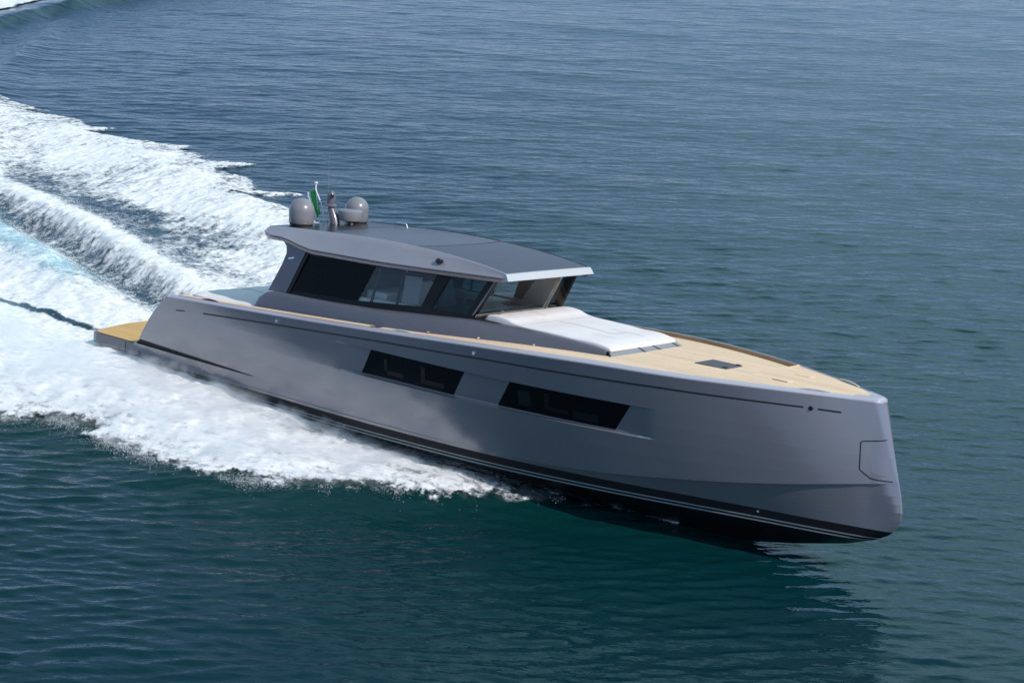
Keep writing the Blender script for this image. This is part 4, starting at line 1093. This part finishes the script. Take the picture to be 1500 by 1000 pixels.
# ------------------------------------------------------------------ flying spray: tiny drops, one object
def drops(C, r):
    n = len(C); T = np.array([(1, 1, 1), (1, -1, -1), (-1, 1, -1), (-1, -1, 1)]) / math.sqrt(3)
    rotv = rng.normal(size=(n, 3, 3)); q, _ = np.linalg.qr(rotv)
    V = np.einsum('nij,kj->nki', q, T) * r[:, None, None] + C[:, None, :]
    F = np.array([(0, 1, 2), (0, 3, 1), (0, 2, 3), (1, 3, 2)])
    return V.reshape(-1, 3), (F[None] + 4 * np.arange(n)[:, None, None]).reshape(-1, 3)
pts = []; rad = []
def scatter(poly, n, spread_in, spread_out, zsc, rmin, rmax, base=.0, clump=True):
    poly = np.array(poly); seg = np.hypot(*np.diff(poly, axis=0).T); cs_ = np.concatenate([[0], np.cumsum(seg)])
    s = rng.uniform(0, cs_[-1], n); i = np.clip(np.searchsorted(cs_, s) - 1, 0, len(seg) - 1); tt = (s - cs_[i]) / seg[i]
    p = poly[i] + (poly[i + 1] - poly[i]) * tt[:, None]
    d = (poly[i + 1] - poly[i]) / seg[i][:, None]; nn = np.stack([-d[:, 1], d[:, 0]], 1)
    off = np.where(rng.random(n) < .5, -rng.exponential(spread_in, n), rng.exponential(spread_out, n))
    p = p + nn * off[:, None]
    cl = fbm(p[:, 0] * 1.6, p[:, 1] * 1.6, 4, 90)
    ok = rng.random(n) < np.clip((cl - .36) * 4, 0, 1)
    if clump: p = p[ok]
    z = wake_h(p[:, 0], p[:, 1]) + base + rng.exponential(zsc, len(p))
    pts.append(np.column_stack([p, z])); rad.append(rmin + (rmax - rmin) * rng.random(len(p)) ** 3)
SEv = [q for q in SE if q[0] > -9]
scatter(SEv[6:], 50000, .35, .10, .05, .003, .010, .02)
scatter([(-12, 5.6), (-8, 4.5), (-4.9, 3.5), (-2.4, 3.0), (-.5, 2.8)], 20000, .3, .35, .12, .004, .013, .05)
scatter([(-14, 3.4), (-8, 1.9), (-5, 1.1), (-2.5, .6), (-1.2, .3)], 20000, .9, .9, .14, .004, .014, .05)
scatter([(14, -1.5), (12, -2.4), (10, -3.2), (7, -3.9), (2, -4.3), (-5, -4.5)], 12000, .5, .5, .10, .004, .011, .08)
scatter([(15.5, -1.0), (13, -1.4), (11, -1.9), (8.5, -2.5), (5, -2.75), (1.0, -2.7), (-1.5, -2.2)], 12000, .2, .3, .07, .003, .010, .06)
scatter([(17.9, -.67), (17.5, -.69), (16.7, -.76), (15.8, -.95), (15.0, -1.15)], 9000, .02, .03, .012, .003, .008, .03, False)
C = np.concatenate(pts); r = np.concatenate(rad)
co, q = drops(C, r)
m, t, b = new_mat('spray_drops'); M['spray'] = m
tc = node(t, 'ShaderNodeTexCoord'); n1 = node(t, 'ShaderNodeTexNoise', Scale=2.0); t.links.new(tc.outputs['Object'], n1.inputs['Vector'])
cr = ramp(t, n1.outputs['Fac'], [(.3, (.84, .86, .88)), (.7, (.92, .92, .92))]); t.links.new(cr.outputs['Color'], b.inputs['Base Color']); b.inputs['Roughness'].default_value = .5
sp = raw_mesh('flying_spray', co, q, M['spray'], smooth=False)
tag(sp, 'fine white water drops flying off the edges of the wake', 'spray', kind='stuff')

# ------------------------------------------------------------------ mist hanging over the starboard spray: a closed skin filled with thin broken fog
mx_ = np.arange(-9, 15.2, .16); my_ = np.arange(-9.2, -1.2, .16)
X, Y = np.meshgrid(mx_, my_, indexing='ij')
SD = sdist(X, Y, foam_poly)
hs = I(X, [-9, -1, 0, 5, 8, 11, 14, 15.5], [-1.8, -2.0, -2.50, -2.62, -2.55, -2.2, -1.55, -1.2])
sdm = np.minimum(SD + .06, hs - Y)
top = wake_h(X, Y) + (.06 + .34 * sstep(0, 1.2, sdm) * I(X, [-9, 0, 6, 10, 13, 15], [.7, .9, 1.0, .9, .6, .2])) * (1 + 1.1 * (fbm(X * .8, Y * .8, 4, 33) - .45)) + .42 * np.exp(-((hs - Y) / .5) ** 2) * I(X, [-2, 1, 4, 9, 12.5], [0, .5, 1, .9, 0])
bot = wake_h(X, Y) - .10
keep = sdm > .02
a, b_ = X.shape
idx = np.arange(a * b_).reshape(a, b_)
q = np.stack([idx[:-1, :-1], idx[:-1, 1:], idx[1:, 1:], idx[1:, :-1]], -1).reshape(-1, 4)
q = q[keep.reshape(-1)[q].all(1)]
edges = {}
for f in q:
    for i in range(4):
        e = (int(f[i]), int(f[(i + 1) % 4]))
        if (e[1], e[0]) in edges: del edges[(e[1], e[0])]
        else: edges[e] = 1
N = a * b_
co = np.concatenate([np.stack([X, Y, top], -1).reshape(-1, 3), np.stack([X, Y, bot], -1).reshape(-1, 3)])
allq = [tuple(f[::-1]) for f in q] + [tuple(int(i) + N for i in f) for f in q] + [(e[0], e[1], e[1] + N, e[0] + N) for e in edges]
allq = np.array(allq); used = np.unique(allq); rm = np.full(2 * N, -1); rm[used] = np.arange(len(used))
m = bpy.data.materials.new('spray_mist'); m.use_nodes = True; t = m.node_tree; t.nodes.clear()
out = node(t, 'ShaderNodeOutputMaterial'); pv = node(t, 'ShaderNodeVolumePrincipled'); pv.inputs['Color'].default_value = (.97, .97, .97, 1); pv.inputs['Anisotropy'].default_value = .3
tc = node(t, 'ShaderNodeTexCoord'); n1 = node(t, 'ShaderNodeTexNoise', Scale=1.5, Detail=4.0, Roughness=.65); t.links.new(tc.outputs['Object'], n1.inputs['Vector'])
mr = node(t, 'ShaderNodeMapRange'); mr.inputs['From Min'].default_value = .42; mr.inputs['From Max'].default_value = .72; mr.inputs['To Min'].default_value = 0; mr.inputs['To Max'].default_value = 2.6
t.links.new(n1.outputs['Fac'], mr.inputs['Value']); t.links.new(mr.outputs['Result'], pv.inputs['Density']); t.links.new(pv.outputs[0], out.inputs['Volume'])
mist = raw_mesh('spray_mist', co[used], rm[allq], m)
tag(mist, 'soft white mist hanging low over the spray along the near side of the hull', 'mist', kind='stuff')
scene.cycles.volume_step_rate = 1.0
scene.cycles.volume_bounces = 12
scene.cycles.max_bounces = 16
